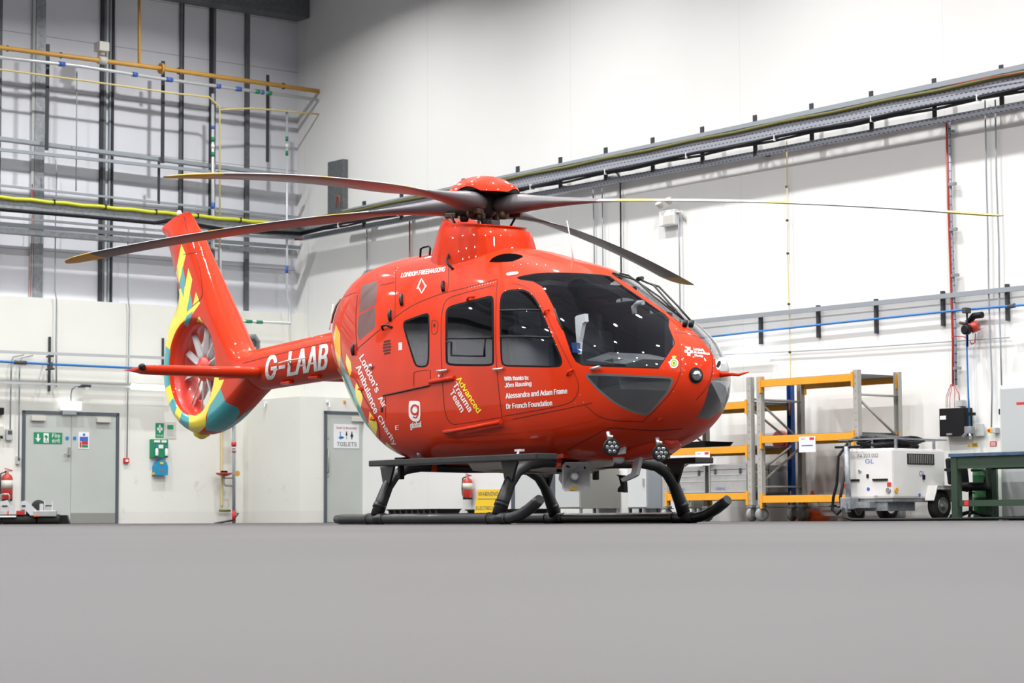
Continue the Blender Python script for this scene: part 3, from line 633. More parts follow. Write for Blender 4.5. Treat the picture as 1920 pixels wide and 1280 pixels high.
# tray (perforated sheet), cables on it
trm = bpy.data.materials.new('perforated_tray'); trm.use_nodes = True; nt = trm.node_tree; b = nt.nodes['Principled BSDF']
b.inputs['Roughness'].default_value = .5; b.inputs['Metallic'].default_value = .3
tc = nt.nodes.new('ShaderNodeTexCoord'); mp = nt.nodes.new('ShaderNodeMapping'); mp.inputs['Rotation'].default_value = (PI/2, 0, 0)
bk = nt.nodes.new('ShaderNodeTexBrick'); bk.inputs['Color1'].default_value = bk.inputs['Color2'].default_value = (.07, .075, .09, 1); bk.inputs['Mortar'].default_value = (.36, .38, .43, 1)
bk.inputs['Scale'].default_value = 1; bk.inputs['Brick Width'].default_value = .085; bk.inputs['Row Height'].default_value = .06; bk.inputs['Mortar Size'].default_value = .024
nt.links.new(tc.outputs['Object'], mp.inputs[0]); nt.links.new(mp.outputs[0], bk.inputs['Vector']); nt.links.new(bk.outputs['Color'], b.inputs['Base Color'])
M['tray'] = trm
p = RW.P(566, 440, .42); q = ext([p, RW.P(1990, 158, .42)], 566, 1990)[-1]
t = Thing('cable_tray', 'long perforated galvanised cable tray rising along the right wall', 'cable tray', RW.m, p)
zt = RW.P(1400, 240, .42).z; zt2 = RW.P(1400, 268, .42).z
def rt(x, dz): # point on the tray line
    f_ = (x-p.x)/(q.x-p.x); return p.z+(q.z-p.z)*f_+dz
pc = RW.P(1400, 254, .42); off_ = pc.z-rt(pc.x, 0)
def strip(h0, h1, y0, y1): return MB().loft([[V((x, y0, rt(x, off_+h0))), V((x, y0, rt(x, off_+h1))), V((x, y1, rt(x, off_+h1))), V((x, y1, rt(x, off_+h0)))] for x in (p.x, (p.x+q.x)/2, q.x)], smooth=False)
hh = (zt-zt2)/2
t.part('tray_sheet', strip(-hh, hh*.62, -.42, -.40), 'tray')
t.part('tray_flange', strip(hh*.9, hh*1.02, -.46, -.40), 'darksteel'); t.part('tray_flange', strip(-hh*1.0, -hh*.9, -.46, -.40), 'darksteel')
t.part('earth_cable', MB().tube([(x, -.44, rt(x, off_+hh*.74+(.008 if i % 2 else -.008))) for i, x in enumerate([p.x+(q.x-p.x)*k/24 for k in range(25)])], .03, 0, 8), 'cablegyd')
t.part('black_cable', MB().tube([(x, -.47, rt(x, off_-hh*1.15+(.01 if i % 3 else -.015))) for i, x in enumerate([p.x+(q.x-p.x)*k/30 for k in range(31)])], .026, 0, 8), 'blk')
t.part('black_cable', MB().tube([(x, -.45, rt(x, off_-hh*1.45+(.012 if i % 2 else -.01))) for i, x in enumerate([p.x+(q.x-p.x)*k/30 for k in range(31)])], .02, 0, 8), 'blk')
for k in range(12):
    x = p.x+(q.x-p.x)*(k+.7)/12.5; t.part('cable_tie', MB().bx(x-.008, x+.008, -.50, -.40, rt(x, off_-hh*1.6), rt(x, off_-hh*.8)), 'paper')
pipe('red_cable', 'red cable lying on the tray at the top right', 'cable', RW, [(1783, 161), (1786, 158), (1850, 146), (1925, 134), (1985, 121)], .5, .9, 'ext', 6)
mb, pp = rbar((566, 446), (1990, 182), -.045, .045, .3, .06)
solo('cable_ladder', 'lower grey slotted rail running under the right wall cable tray', 'rail', mb, 'tray', RW.m)
# vertical conduits
def vcon(pts, rpx, mt, lab, cat='conduit', off=.06, name='conduit', parts=None):
    pipe(name, lab, cat, RW, pts, off, rpx, mt, 6, None, parts)
vcon([(687.5, 420), (688, 470), (688.5, 760)], 1.3, 'grey', 'thin grey conduit on the right wall, nearest the corner')
vcon([(768, 412), (768.5, 600)], 1.6, 'ext', 'red clipped cable on the right wall behind the engine cowling', name='red_cable', cat='cable')
vcon([(1112, 350), (1114, 450), (1116, 640)], 1.5, 'grey', 'grey conduit on the right wall, left of a close pair behind the rotor blade')
vcon([(1129, 346), (1130, 450), (1132, 640)], 1.3, 'grey', 'grey conduit on the right wall, right of a close pair behind the rotor blade')
vcon([(1128, 323), (1145, 321), (1158, 325), (1163, 335), (1164, 450), (1166, 640)], 1.5, 'blk', 'black cable curving off the tray and down the right wall', name='black_cable', cat='cable')
vcon([(1272, 396), (1274, 480), (1276, 640)], 1.3, 'grey', 'grey conduit dropping from the twin spot emergency light')
vcon([(1475, 262), (1477, 480), (1481, 640), (1482, 690), (1484, 800)], .9, 'paleyel', 'thin yellow earth cable running straight down the right wall', name='earth_cable', cat='cable', parts=[('cable_clip', MB().box(RW.P(x, y, .06), (.03, .03, .03)), 'darksteel') for x, y in ((1475, 350), (1476, 413), (1477, 475), (1479, 570), (1481, 660))])
vcon([(1847, 187), (1849, 315), (1852.5, 448), (1854, 560), (1857, 640), (1860, 720), (1859, 802)], 1.5, 'grey', 'long grey conduit on the right wall ending in the red and yellow switch')
vcon([(1866, 187), (1868, 325), (1873, 462), (1874, 590), (1876, 640), (1878, 722)], 1.5, 'grey', 'long grey conduit on the right wall ending on the grey cabinet')
a = RW.P(1772.5, 480, .08)
parts = [('red_cables', MB().tube(RWP([(1774.5, 222), (1778, 380), (1782, 500), (1786.5, 640), (1787, 724)], .08), .016, 0, 6), 'ext')]
for x, y in ((1783, 247), (1786, 345), (1788, 430), (1791, 516), (1795, 690)): parts.append(('tray_bracket', MB().box(RW.P(x, y, .08), (.12, .04, .04)), 'galv'))
pipe('vertical_cable_tray', 'vertical perforated tray with red cables on the right wall above the black box', 'cable tray', RW, [(1780, 222), (1783, 380), (1787, 500), (1791.5, 640), (1792.5, 722)], .05, 3.6, 'tray', 4, None, parts)
# emergency light
wbox('emergency_light', 'white twin spot emergency light unit high on the right wall', 'light', RW, 1235.5, 391, 1264, 425, .12, 'paper', .02, 0, [
    lambda a, c, y: ('lamp_head', MB().lathe([(.035, 0), (.06, .08), (.06, .10)], (a.x+.06, y, c.z+.05), Matrix.Rotation(.7, 3, 'X'), 0, 14), 'cream'),
    lambda a, c, y: ('lamp_head', MB().lathe([(.035, 0), (.06, .08), (.06, .10)], (a.x+.28, y, c.z+.09), Matrix.Rotation(.7, 3, 'X'), 0, 14), 'cream'),
    lambda a, c, y: ('label_panel', MB().bx(a.x+.1, c.x-.02, y-.004, y, a.z+.02, a.z+.16), 'cream'),
    lambda a, c, y: ('side_bracket', MB().tube([(c.x-.02, y+.05, c.z-.05), (c.x+.12, y+.05, c.z-.06), (c.x+.14, y+.1, c.z-.2)], .02), 'cream')])
# lower rail, struts, blue pipe
mb, pp = rbar((1290, 604), (1990, 532), -.033, .033, .10, .04)
solo('support_rail', 'grey rail above the blue air pipe on the right wall', 'rail', mb, 'grey', RW.m)
for i, (x, y0, y1) in enumerate(((1424.5, 590, 645), (1532.5, 572, 633), (1641, 560, 625), (1766, 545, 611), (1887, 532, 601))):
    a = RW.P(x-1.5, y1, .05); c = RW.P(x+1.7, y0, .05)
    solo('strut_channel', 'black strut holding the blue air pipe on the right wall, ' + ('leftmost of five', 'second from the left', 'middle one of five', 'left of the air valve', 'rightmost of five')[i], 'bracket', MB().bx(a.x, c.x, -.055, 0, a.z, c.z), 'darksteel', RW.m)
pipe('air_pipe', 'blue compressed air pipe running along the right wall', 'pipe', RW, [(1290, 636), (1440, 619), (1560, 606), (1812, 580), (1990, 566)], .09, 1.9, 'blue', 8, None, [('pipe_coupling', MB().tube(RWP([(1891, 575), (1903, 572.5)], .09), .03), 'darkgrey')])
vcon([(1290, 668), (1480, 659), (1560, 655), (1710, 645), (1900, 632)], 1.0, 'grey', 'thin grey horizontal conduit below the blue air pipe on the right wall', off=.05)
vcon([(1811, 600), (1813, 655), (1815, 720), (1818, 800)], 1.7, 'blue', 'blue air drop pipe between the valve and the two way tap', off=.12, name='air_pipe', cat='pipe')
p = RW.P(1813, 600, .2)
t = Thing('air_regulator', 'black air valve with a red regulator hanging from the blue air pipe', 'valve', RW.m, p)
t.part('pipe_clamp', MB().box(RW.P(1812, 582, .2), (.07, .12, .08), 0, None, .01), 'darkgrey'); t.part('drop_tube', MB().tube(RWP([(1813, 583), (1814, 650)], .2), .014), 'blk')
t.part('gauge', MB().lathe([(.07, 0), (.07, .07), (.05, .08)], RW.P(1815, 618, .26), Matrix.Rotation(PI/2, 3, 'X'), 0, 18), 'blk')
t.part('regulator_bowl', MB().tube([RW.P(1820, 616, .2), RW.P(1835, 609, .15)], .075, 0, 16), 'ext')
t.part('wall_bracket', MB().tube(RWP([(1817, 604), (1826, 592), (1842, 590)], .12), .045, 0, 8), 'blk'); t.part('brass_tap', MB().tube(RWP([(1800, 605), (1812, 607)], .22), .022), 'hubbrown')
t.part('red_flex', MB().tube(RWP([(1819, 640), (1822, 645), (1828, 642), (1829, 625)], .16), .008).tube(RWP([(1784, 632), (1790, 630), (1808, 631), (1812, 634)], .12), .008), 'ext')
wbox('control_box', 'black steel wall box fed by thin red cables on the right wall', 'box', RW, 1761.5, 763.5, 1807.5, 818, .18, 'blk', .01, 0, [face_box('sticker', .05, .28, .6, .74, 'paper'), face_box('latch', .3, .52, .03, .1, 'steel')])
for i, (x, x2) in enumerate(((1774, 1783), (1777, 1784), (1781, 1785), (1790, 1787))):
    pipe('red_cable', 'thin red cable from the vertical tray to the black wall box, ' + ('leftmost', 'second', 'third', 'rightmost')[i] + ' of four', 'cable', RW, [(x2, 720), (x2-(1784-x)*.5, 732), (x, 745), (x, 764)], .1, .6, 'ext', 6, 'red cables into the black box')
wbox('junction_box', 'small grey junction box on top corner of the black wall box', 'box', RW, 1792, 749, 1803, 762, .1, 'greylight', .01, 0, [lambda a, c, y: ('red_cable', MB().tube(RWP([(1789, 722), (1798, 738), (1799, 750)], .12), .007), 'ext')])
p = RW.P(1818, 806, .15)
t = Thing('air_tap', 'grey two way air tap at the foot of the blue drop pipe', 'tap', RW.m, p)
t.part('manifold', MB().box(p, (.12, .09, .1), 0, None, .01), 'galv'); t.part('tap_outlet', MB().tube([p, p+V((-.1, -.05, -.1))], .02), 'steel'); t.part('tap_outlet', MB().tube([p, p+V((.05, -.05, -.12))], .02), 'steel'); t.part('back_plate', MB().box(p+V((.1, .1, 0)), (.14, .02, .16)), 'greylight')
solo('pipe_bracket', 'small black bracket beside the lower blue drop pipe', 'bracket', MB().box(RW.P(1822, 776, .12), (.1, .05, .04)), 'blk', RW.m)
wbox('isolator_switch', 'grey switch box with a yellow and red knob near the grey cabinet', 'switch', RW, 1856, 801, 1866, 812, .1, 'greylight', .01, 0, [face_box('switch_plate', -.25, .35, .1, .9, 'signyel'), face_box('switch_knob', -.2, .12, .3, .7, 'signred', .03)])
sign('warning_label', 'small yellow warning label under the air tap', 'sign', RW, .002, 1822, 830, 1833.5, 837, 'signyel', [('box', .15, .85, .2, .35, 'printed_line', 'blk'), ('box', .15, .85, .6, .75, 'printed_line', 'blk')])
X0, X1, Z0, Z1 = onw(RW, .002, 1813.5, 830.5, 1821, 837)
solo('warning_triangle', 'tiny yellow warning triangle left of the yellow label', 'sign', MB().prism([(X0, Z0), (X1, Z0), ((X0+X1)/2, Z1)], -.006, 0), 'signyel', RW.m)
sign('warning_label', 'small red label with white lines beside the grey cabinet', 'sign', RW, .002, 1856.5, 827, 1868.5, 836.5, 'signred', [('box', .12, .88, .68, .8, 'printed_line', 'paper'), ('box', .12, .88, .42, .54, 'printed_line', 'paper'), ('box', .12, .88, .16, .28, 'printed_line', 'paper')])
fluoro('fluorescent_light', 'tube light on the right wall just right of the helicopter nose', RW, 1352, 676, 1441, 669.5, .15)
fluoro('fluorescent_light', 'tube light at the right edge of the picture above the grey cabinet', RW, 1899, 630, 1985, 621, .15)
wbox('steel_cabinet', 'large light grey cabinet at the far right behind the workbench', 'cabinet', RW, 1879, 718, 2010, 973, .12, 'cabwhite', .01, 0, [face_box('door', .03, .98, .015, .985, 'greylight', .02), face_box('sticker', .25, .42, .86, .88, 'signred', .022)])
wbox('wall_switch', 'small black switch left of the grey cabinet', 'switch', RW, 1872, 766, 1875.5, 777, .05, 'blk')
# ------------------------------------------------------------------ things on the floor along the right wall
X3, _ = RW.at(967, 960, 0); X4, _ = RW.at(1036, 960, 0)
d3 = struct('door_3', MB().bx(X3-.08, X3, -.04, .02, 0, 2.15).bx(X4, X4+.08, -.04, .02, 0, 2.15).bx(X3-.08, X4+.08, -.04, .02, 2.15, 2.23), 'frame', RW.m)
struct('door_leaf', MB().bx(X3+.003, X4-.003, -.02, .02, .01, 2.145), 'cabwhite', parent=d3)
def corner_box(pl, pr):
    a1 = RW.at(pr, 950, .04)[0]
    lo, hi = 0, 4
    for _ in range(40):
        m_ = (lo+hi)/2
        if RW.at(pl, 950, m_)[0] < a1: lo = m_
        else: hi = m_
    return a1, m_
def cabinet(name, label, pL, pC, pR, ytop, mt, mt2):
    a1, b_ = corner_box(pC, pR); a0 = RW.at(pL, 950, b_)[0]; ztop = RW.at(pC, ytop, b_)[1]; zl = RW.at(pC, 953, b_)[1]
    t = Thing(name, label, 'cabinet', RW.m, ((a0+a1)/2, -b_/2, 0))
    t.part('body', MB().bx(a0, a1, -b_, -.04, zl, ztop, 0, .008), mt)
    t.part('door', MB().bx(a0+.02, a1-.02, -b_-.018, -b_-.001, zl+.02, ztop-.02, 0, .004), mt2)
    t.part('handle', MB().bx(a1-.08, a1-.06, -b_-.045, -b_-.018, (zl+ztop)/2, (zl+ztop)/2+.12), 'steel')
    for x in (a0+.03, a1-.03):
        for y in (-b_+.03, -.08): t.part('leg', MB().bx(x-.02, x+.02, y-.02, y+.02, 0, zl), 'darksteel' if mt2 == 'cabwhite' else 'galv')
    return t
cabinet('storage_cabinet', 'olive grey steel cabinet on legs seen under the helicopter belly', 1043, 1089, 1162, 876, 'cabgrey', 'greylight')
cabinet('storage_cabinet', 'white cabinet on dark legs seen behind the front skid leg', 1177, 1215, 1240, 868, 'grey', 'cabwhite')
cabinet('storage_cabinet', 'low dark grey cabinet under the bottom shelf of the left rack', 1282, 1300, 1322, 925, 'cabgrey', 'cabgrey')
# shelving racks
RF, RB = 1.3, .4
def rack(label, x0, x1, ztop, zs, papers, braces, blue_back, group):
    t = Thing('mobile_rack', label, 'rack', RW.m, ((x0+x1)/2, -(RF+RB)/2, 0), group)
    zb_ = .24
    for x, s in ((x0, 1), (x1, -1)):
        for y, f in ((-RF, 1), (-RB, 0)):
            mt = 'rackblue' if (blue_back and not f and s == -1) else 'rackgrey'
            mb = MB().bx(x-.045, x+.045, y-.004, y+.004, zb_, ztop).bx(x-.045, x-.04, y, y+.07 if f else y-.07, zb_, ztop).bx(x+.04, x+.045, y, y+.07 if f else y-.07, zb_, ztop)
            k = int((ztop-zb_)/.1)
            
            for j in range(k if f else 0): mb.bx(x-.010, x+.010, y-.006, y-.003, zb_+.05+j*.1, zb_+.07+j*.1, 1)
            t.part('upright', mb, [mt, 'cabgrey'])
            c = (x, y+(.03 if f else -.03))
            t.part('castor_fork', MB().bx(c[0]-.06, c[0]+.06, c[1]-.05, c[1]+.05, .20, .235).bx(c[0]-.035, c[0]-.028, c[1]-.05, c[1]+.05, .07, .21).bx(c[0]+.028, c[0]+.035, c[1]-.05, c[1]+.05, .07, .21), 'galv')
            t.part('castor_wheel', MB().lathe([(.03, -.025), (.098, -.022), (.1, 0), (.098, .022), (.03, .025)], (c[0], c[1], .1), Matrix.Rotation(PI/2, 3, 'Y') if s < 0 else Matrix.Rotation(PI/2-.5, 3, 'Z') @ Matrix.Rotation(PI/2, 3, 'X'), 0, 20), 'cabgrey')
            t.part('brake_pedal', MB().bx(c[0]+.05, c[0]+.14, c[1]-.01, c[1]+.01, .19, .205), 'darksteel')
        for zq0, zq1 in braces:
            t.part('brace', MB().tube([(x, -RF+.03, zq0), (x, -RB-.03, zq1)], .018, 0, 6), 'rackgrey')
    for z in zs:
        for y in (-RF, -RB):
            mb = MB().bx(x0+.045, x1-.045, y-.02, y+.02, z-.05, z+.05, 0, .004)
            t.part('beam', mb, 'orange')
            for x, s in ((x0, 1), (x1, -1)): t.part('beam_end_plate', MB().bx(x+s*.025, x+s*.06, y-.03, y+.03, z-.13, z+.08), 'orange')
        t.part('shelf_panel', MB().bx(x0+.05, x1-.05, -RF+.01, -RB-.01, z+.03, z+.058), 'galvd')
    for (px, py, qx, qy) in papers:
        X0, X1, Z0, Z1 = onw(RW, RF+.03, px, py, qx, qy)
        pp = t.part('paper_label', MB().bx(X0, X1, -RF-.034, -RF-.03, Z0, Z1), 'paper')
        w_, h_ = X1-X0, Z1-Z0
        t.part('printed_logo', MB().bx(X0+w_*.65, X0+w_*.92, -RF-.036, -RF-.034, Z0+h_*.78, Z0+h_*.94), 'signred', pp)
        t.part('lettering', MB().text('AIRBUS', X0+w_*.1, X0+w_*.4, Z0+h_*.82, Z0+h_*.89, -RF-.0345).bx(X0+w_*.15, X0+w_*.85, -RF-.036, -RF-.034, Z0+h_*.40, Z0+h_*.46), 'signblue', pp)
    return t
zz = lambda y, x: RW.at(x, y, RF)[1]
xr2 = RW.at(1425, 900, RF)[0]; xr2b = RW.at(1607, 900, RF)[0]
rack('orange and grey shelving rack on castors, the nearer one with open shelves', xr2, xr2b, zz(706, 1425), [zz(719.5, 1427), zz(824.5, 1427), zz(936, 1427)], [(1498.5, 817.5, 1529, 848)],
     [(zz(750, 1425), zz(750, 1425)), (zz(755, 1425), zz(826, 1425)), (zz(905, 1425), zz(835, 1425)), (zz(912, 1425), zz(912, 1425))], False, 'orange and grey racks on castors')
xr1 = RW.at(1247, 900, RF)[0]; xr1b = RW.at(1406, 900, RF)[0]
zs1 = [zz(759, 1402), zz(842, 1402), zz(930, 1402)]
rack('orange and grey shelving rack on castors, the one behind the helicopter nose with trunks', xr1, xr1b, zz(707, 1405), zs1, [(1304.5, 845.5, 1331, 873)],
     [(zz(748, 1405), zz(748, 1405)), (zz(765, 1405), zz(826, 1405)), (zz(895, 1405), zz(835, 1405)), (zz(912, 1405), zz(912, 1405))], True, 'orange and grey racks on castors')
def trunk(label, x0, x1, y0, y1, z0, z1, txt=True):
    t = Thing('aluminium_trunk', label, 'trunk', RW.m, ((x0+x1)/2, (y0+y1)/2, z0), 'aluminium trunks on the rack')
    zl = z0+(z1-z0)*.80
    t.part('body', MB().bx(x0, x1, y0, y1, z0, zl-.004, 0, .008), 'alu')
    l_ = t.part('lid', MB().bx(x0-.004, x1+.004, y0-.004, y1+.004, zl, z1, 0, .008), 'alu')
    rib = MB()
    for f in (.02, .42, .62): rib.bx(x0, x1, y0-.006, y0, z0+(z1-z0)*f, z0+(z1-z0)*f+.008)
    t.part('rib', rib, 'greylight')
    for fx in (.16, .84):
        x = x0+(x1-x0)*fx; t.part('latch', MB().bx(x-.018, x+.018, y0-.02, y0, zl-.06, zl+.02, 0, .003), 'darkgrey')
    for x in (x0, x1): t.part('corner_trim', MB().bx(x-.012, x+.012, y0-.012, y0+.02, z0, z1), 'steel')
    if txt: t.part('lettering', MB().text('AIRBUS', x0+(x1-x0)*.16, x0+(x1-x0)*.42, z0+(z1-z0)*.1, z0+(z1-z0)*.19, y0-.007, 0, .01), 'signblue')
zsh = zs1[2]+.059
xa = RW.at(1262, 900, RF-.05)[0]; xb = RW.at(1322, 900, RF-.05)[0]; xc = RW.at(1331, 900, RF-.05)[0]; xd = RW.at(1400, 900, RF-.05)[0]
xl = xb-(xd-xc)
trunk('aluminium trunk on the bottom shelf behind the front skid leg', xl, xb, -RF+.05, -RF+.5, zsh, zsh+.40)
trunk('aluminium trunk with two latches beside the rack upright, its lettering in full view', xc, xd, -RF+.05, -RF+.5, zsh, zsh+.42)
trunk('aluminium trunk farther back on the shelf, seen through the rack end frame', xd-.62, xd, -RF+.52, -RB-.01, zsh, zsh+.40, False)
z_ = zs1[1]+.059; xa = RW.at(1254, 830, RF-.1)[0]; xb = RW.at(1326, 830, RF-.1)[0]
solo('black_tray', 'shallow black tray on the middle shelf of the rack under the helicopter nose', 'tray', MB().loft([[(xa+.05, -RF+.1, z_), (xb-.05, -RF+.1, z_), (xb-.05, -RF+.6, z_), (xa+.05, -RF+.6, z_)], [(xa, -RF+.05, z_+.09), (xb, -RF+.05, z_+.09), (xb, -RF+.65, z_+.09), (xa, -RF+.65, z_+.09)]], smooth=False), 'blk', RW.m)
p = RW.P(1463, 824, .12)
t = Thing('hose_reel', 'small red hose reel on the right wall seen through the rack end', 'hose reel', RW.m, p)
t.part('drum', MB().lathe([(.12, -.05), (.14, -.04), (.14, .04), (.12, .05)], p, Matrix.Rotation(PI/2, 3, 'X'), 0, 20), 'ext'); t.part('back_box', MB().box(p+V((.1, .02, -.05)), (.2, .08, .14)), 'signred')
p = RW.P(1519, 976, .25)
t = Thing('traffic_cone', 'orange and white traffic cone half hidden behind the rack castor', 'cone', RW.m, (p.x, -.25, 0))
t.part('base', MB().bx(p.x-.17, p.x+.17, -.34, -.04, 0, .07, 0, .01), 'cone'); t.part('cone_body', MB().lathe([(.13, .07), (.1, .16)], (p.x, -.19, 0), None, 0, 20).lathe([(.06, .3), (.02, .45)], (p.x, -.19, 0), None, 0, 20), 'cone'); t.part('white_band', MB().lathe([(.1, .16), (.06, .3)], (p.x, -.19, 0), None, 0, 20), 'paper')
pipe('wall_chain', 'thin dark chain strung low along the right wall behind the racks', 'chain', RW, [(1438, 950), (1462, 951), (1490, 949), (1560, 949.5), (1600, 949), (1625, 949)], .1, .6, 'darksteel', 6)
pipe('knotted_cable', 'dark knotted cable hanging on the wall chain beside the power trolley', 'cable', RW, [(1556, 948), (1562, 951), (1566, 947), (1572, 951), (1578, 948)], .12, 1.2, 'blk', 6)
p = RW.P(878, 934, .1); q = RW.P(878, 890, .1)
extinguisher('red fire extinguisher on the right wall behind the near skid leg', RW.m, (p.x+.02, -.13, p.z), (q.z-p.z)*.98, .09)
# warning board on the floor tray
def tray(label, x0, x1, y, z1_, depth=.5, off=.3):
    a = RW.at(x0, 960, off+depth)[0]; c = RW.at(x1, 960, off+depth)[0]; h = RW.at((x0+x1)/2, y, off+depth)[1]
    t = Thing('spill_tray', label, 'tray', RW.m, ((a+c)/2, -off-depth/2, 0), 'black trays on the floor under the helicopter')
    i, o = (a+.08, c-.08, -off-depth+.08, -off-.08), (a, c, -off-depth, -off)
    t.part('tray_body', MB().loft([[(i[0], i[2], 0), (i[1], i[2], 0), (i[1], i[3], 0), (i[0], i[3], 0)], [(o[0], o[2], h), (o[1], o[2], h), (o[1], o[3], h), (o[0], o[3], h)]], smooth=False), 'blk')
    r_ = MB()
    for k in range(9): x = a+.06+(c-a-.12)*k/8; r_.box((x, -off-depth+.02, h*.55), (.015, .06, h*.7))
    t.part('rib', r_, 'darkgrey'); t.part('rim', MB().bx(a-.015, c+.015, -off-depth-.015, -off, h-.02, h), 'blk'); return t
tray('black ribbed tray on the floor behind the near skid, left one', 726, 822, 954, 0)
tray('black ribbed tray on the floor behind the near skid, right one under the warning board', 874, 1000, 954, 0)
wf = Matrix.Translation(RW.m @ V((RW.at(916, 955, .9)[0], -.92, 0))) @ Matrix.Rotation(RAD(-8), 4, 'Z')
wb = Thing('warning_board', 'yellow warning electrical cable board leaning behind the near skid leg', 'sign', wf, (0, 0, 0))
sz = .95/100; bw, bh = .36, .50
Y_ = (wf.translation).y; s_ = Y_/FPX
X0, X1 = -24*s_, 21*s_; Z1 = (971-910)*s_
rr = Matrix.Rotation(RAD(6), 3, 'Y')
mb = MB().prism([(X0-.03, .0), (X1-.05, .0), (X1+.03, Z1), (X0+.05, Z1)], -.015, 0); wb.part('board', mb, 'signyel')
wb.part('side_panel', MB().prism([(X1-.05, .0), (X1+.0, .0), (X1+.07, Z1), (X1+.03, Z1)], .0, .02), 'orange')
wb.part('lettering', MB().text('WARNING', X0+.06, X1-.0, Z1*.80, Z1*.93, -.017, 0, .01), 'frame')
wb.part('lettering', MB().text('ELECTRICAL', X0+.02, X1-.04, Z1*.38, Z1*.49, -.017, 0, .01), 'frame')
wb.part('lettering', MB().text('CABLE', X0+.08, X1-.1, Z1*.18, Z1*.29, -.017, 0, .01), 'frame')
wb.part('printed_line', MB().bx(X0+.05, X1-.01, -.018, -.015, Z1*.70, Z1*.72), 'frame')
# ------------------------------------------------------------------ ground power trolley
cpos = V((ray(1672, 840).x, ray(1672, 840).y, 0)); cpos = cpos*(29.7/cpos.y)
tf = Matrix.Translation((cpos.x, cpos.y, 0)) @ Matrix.Rotation(RAD(-45), 4, 'Z')    # local x = along the front face to its right corner, y = away along the side
def zy(py): return CAM_H+(971.2-py)*29.7/FPX
TW, TL = .79, 1.23; zt_, zb_ = zy(840), zy(935)
t = Thing('power_trolley', 'white wheeled ground power trolley with cables heaped on its roof rack', 'trolley', tf, (-TW/2, TL/2, 0))
t.part('body', MB().bx(-TW, 0, 0, TL, zb_, zt_, 0, .035), 'whitep')
ch = t.part('chassis', MB().bx(-TW+.08, -.02, .03, TL-.1, zb_-.04, zb_-.002).bx(-TW+.12, -.12, .05, TL*.55, zb_-.16, zb_-.04).bx(-TW+.2, -.3, -.1, .3, zb_-.12, zb_-.04), 'galv')
R90 = Matrix.Rotation(PI/2, 3, 'Y')
def wheel(nm, c, r, w_, hub=True, lab=None):
    wv = t.part(nm, MB().lathe([(r*.55, -w_/2), (r*.92, -w_/2), (r, -w_*.3), (r, w_*.3), (r*.92, w_/2), (r*.55, w_/2)], c, R90, 0, 32), 'tyre')
    t.part('wheel_hub', MB().lathe([(r*.56, w_*.45), (r*.54, w_*.56), (r*.48, w_*.56), (r*.42, w_*.51), (r*.3, w_*.51), (r*.22, w_*.66), (.01, w_*.68)], c, R90, 0, 24), 'steel', wv)
wheel('wheel', (.045, TL*.82, .205), .205, .12); wheel('wheel', (-TW-.02, TL*.82, .205), .205, .12); wheel('wheel', (-TW+.1, .12, .15), .15, .09)
t.part('mudguard', MB().loft([[(0, y, z), (.15, y, z), (.15, y-.004, z-.018), (0, y-.004, z-.018)] for y, z in ((TL*.82-.27, .29), (TL*.82-.19, .475), (TL*.82+.16, .475), (TL*.82+.25, .27))], smooth=False).loft([[(.13, y, z), (.148, y, z), (.148, y, z-h_), (.13, y, z-h_)] for y, z, h_ in ((TL*.82-.265, .30, .02), (TL*.82-.19, .47, .05), (TL*.82+.16, .47, .05), (TL*.82+.245, .28, .02))], smooth=False), 'whitep')
v_ = t.part('vent', MB().bx(.0, .012, TL*.28, TL*.78, zt_-.21, zt_-.07), 'blk'); vb = MB()
for i in range(14): vb.bx(.012, .016, TL*.30+i*TL*.034, TL*.31+i*TL*.034, zt_-.20, zt_-.08)
t.part('vent_slat', vb, 'kick', v_)
def sidetext(mb):   # turn lettering drawn on the front face onto the side face
    for v in mb.bm.verts: v.co = V((-v.co.y, v.co.x, v.co.z))
    return mb
t.part('lettering', sidetext(MB().text('GL', TL*.5, TL*.62, zt_-.37, zt_-.30, -.001, 0, .0)), 'signblue')
t.part('lettering', MB().text('GL', -TW+.36, -TW+.50, zt_-.20, zt_-.14, -.001), 'signblue'); t.part('lettering', MB().text('FA 203 002', -TW+.24, -TW+.57, zt_-.12, zt_-.07, -.001), 'frame')
t.part('lettering', MB().text('EE', -TW+.5, -TW+.55, zb_+.02, zb_+.045, -.001), 'frame')
def disc_f(nm, x, z, r, m1, d=.012): t.part(nm, MB().lathe([(r, 0), (r, d)], (x, 0, z), Matrix.Rotation(PI/2, 3, 'X'), 0, 20), m1)
disc_f('round_sticker', -TW+.40, zb_+.13, .025, 'signblue', .003); disc_f('gauge', -.06, zb_+.11, .036, 'steel', .02); disc_f('blanking_plug', -TW+.27, zt_-.3, .02, 'steel', .02)
t.part('side_lamp', MB().lathe([(.035, 0), (.035, .015)], (0, .08, zb_+.11), R90, 0, 18), 'orange'); t.part('round_sticker', MB().lathe([(.025, 0), (.025, .003)], (0, TL*.5, zb_+.05), R90, 0, 18), 'signblue')
t.part('grab_bar', MB().bx(-.31, -.07, -.02, 0, zb_+.24, zb_+.265), 'blk'); t.part('grab_bar', MB().bx(-TW+.03, -TW+.26, -.02, 0, zb_+.24, zb_+.265), 'blk')
t.part('catch', MB().bx(-TW+.38, -TW+.41, -.015, 0, zb_+.28, zb_+.33), 'blk'); t.part('catch', MB().bx(0, .015, TL*.56, TL*.6, zb_+.26, zb_+.32), 'blk')
t.part('reflector', MB().bx(-.08, -.02, -.008, 0, zb_+.16, zb_+.215), 'signred'); t.part('reflector', MB().bx(-TW+.0, -TW+.05, -.008, 0, zb_+.15, zb_+.205), 'signred')
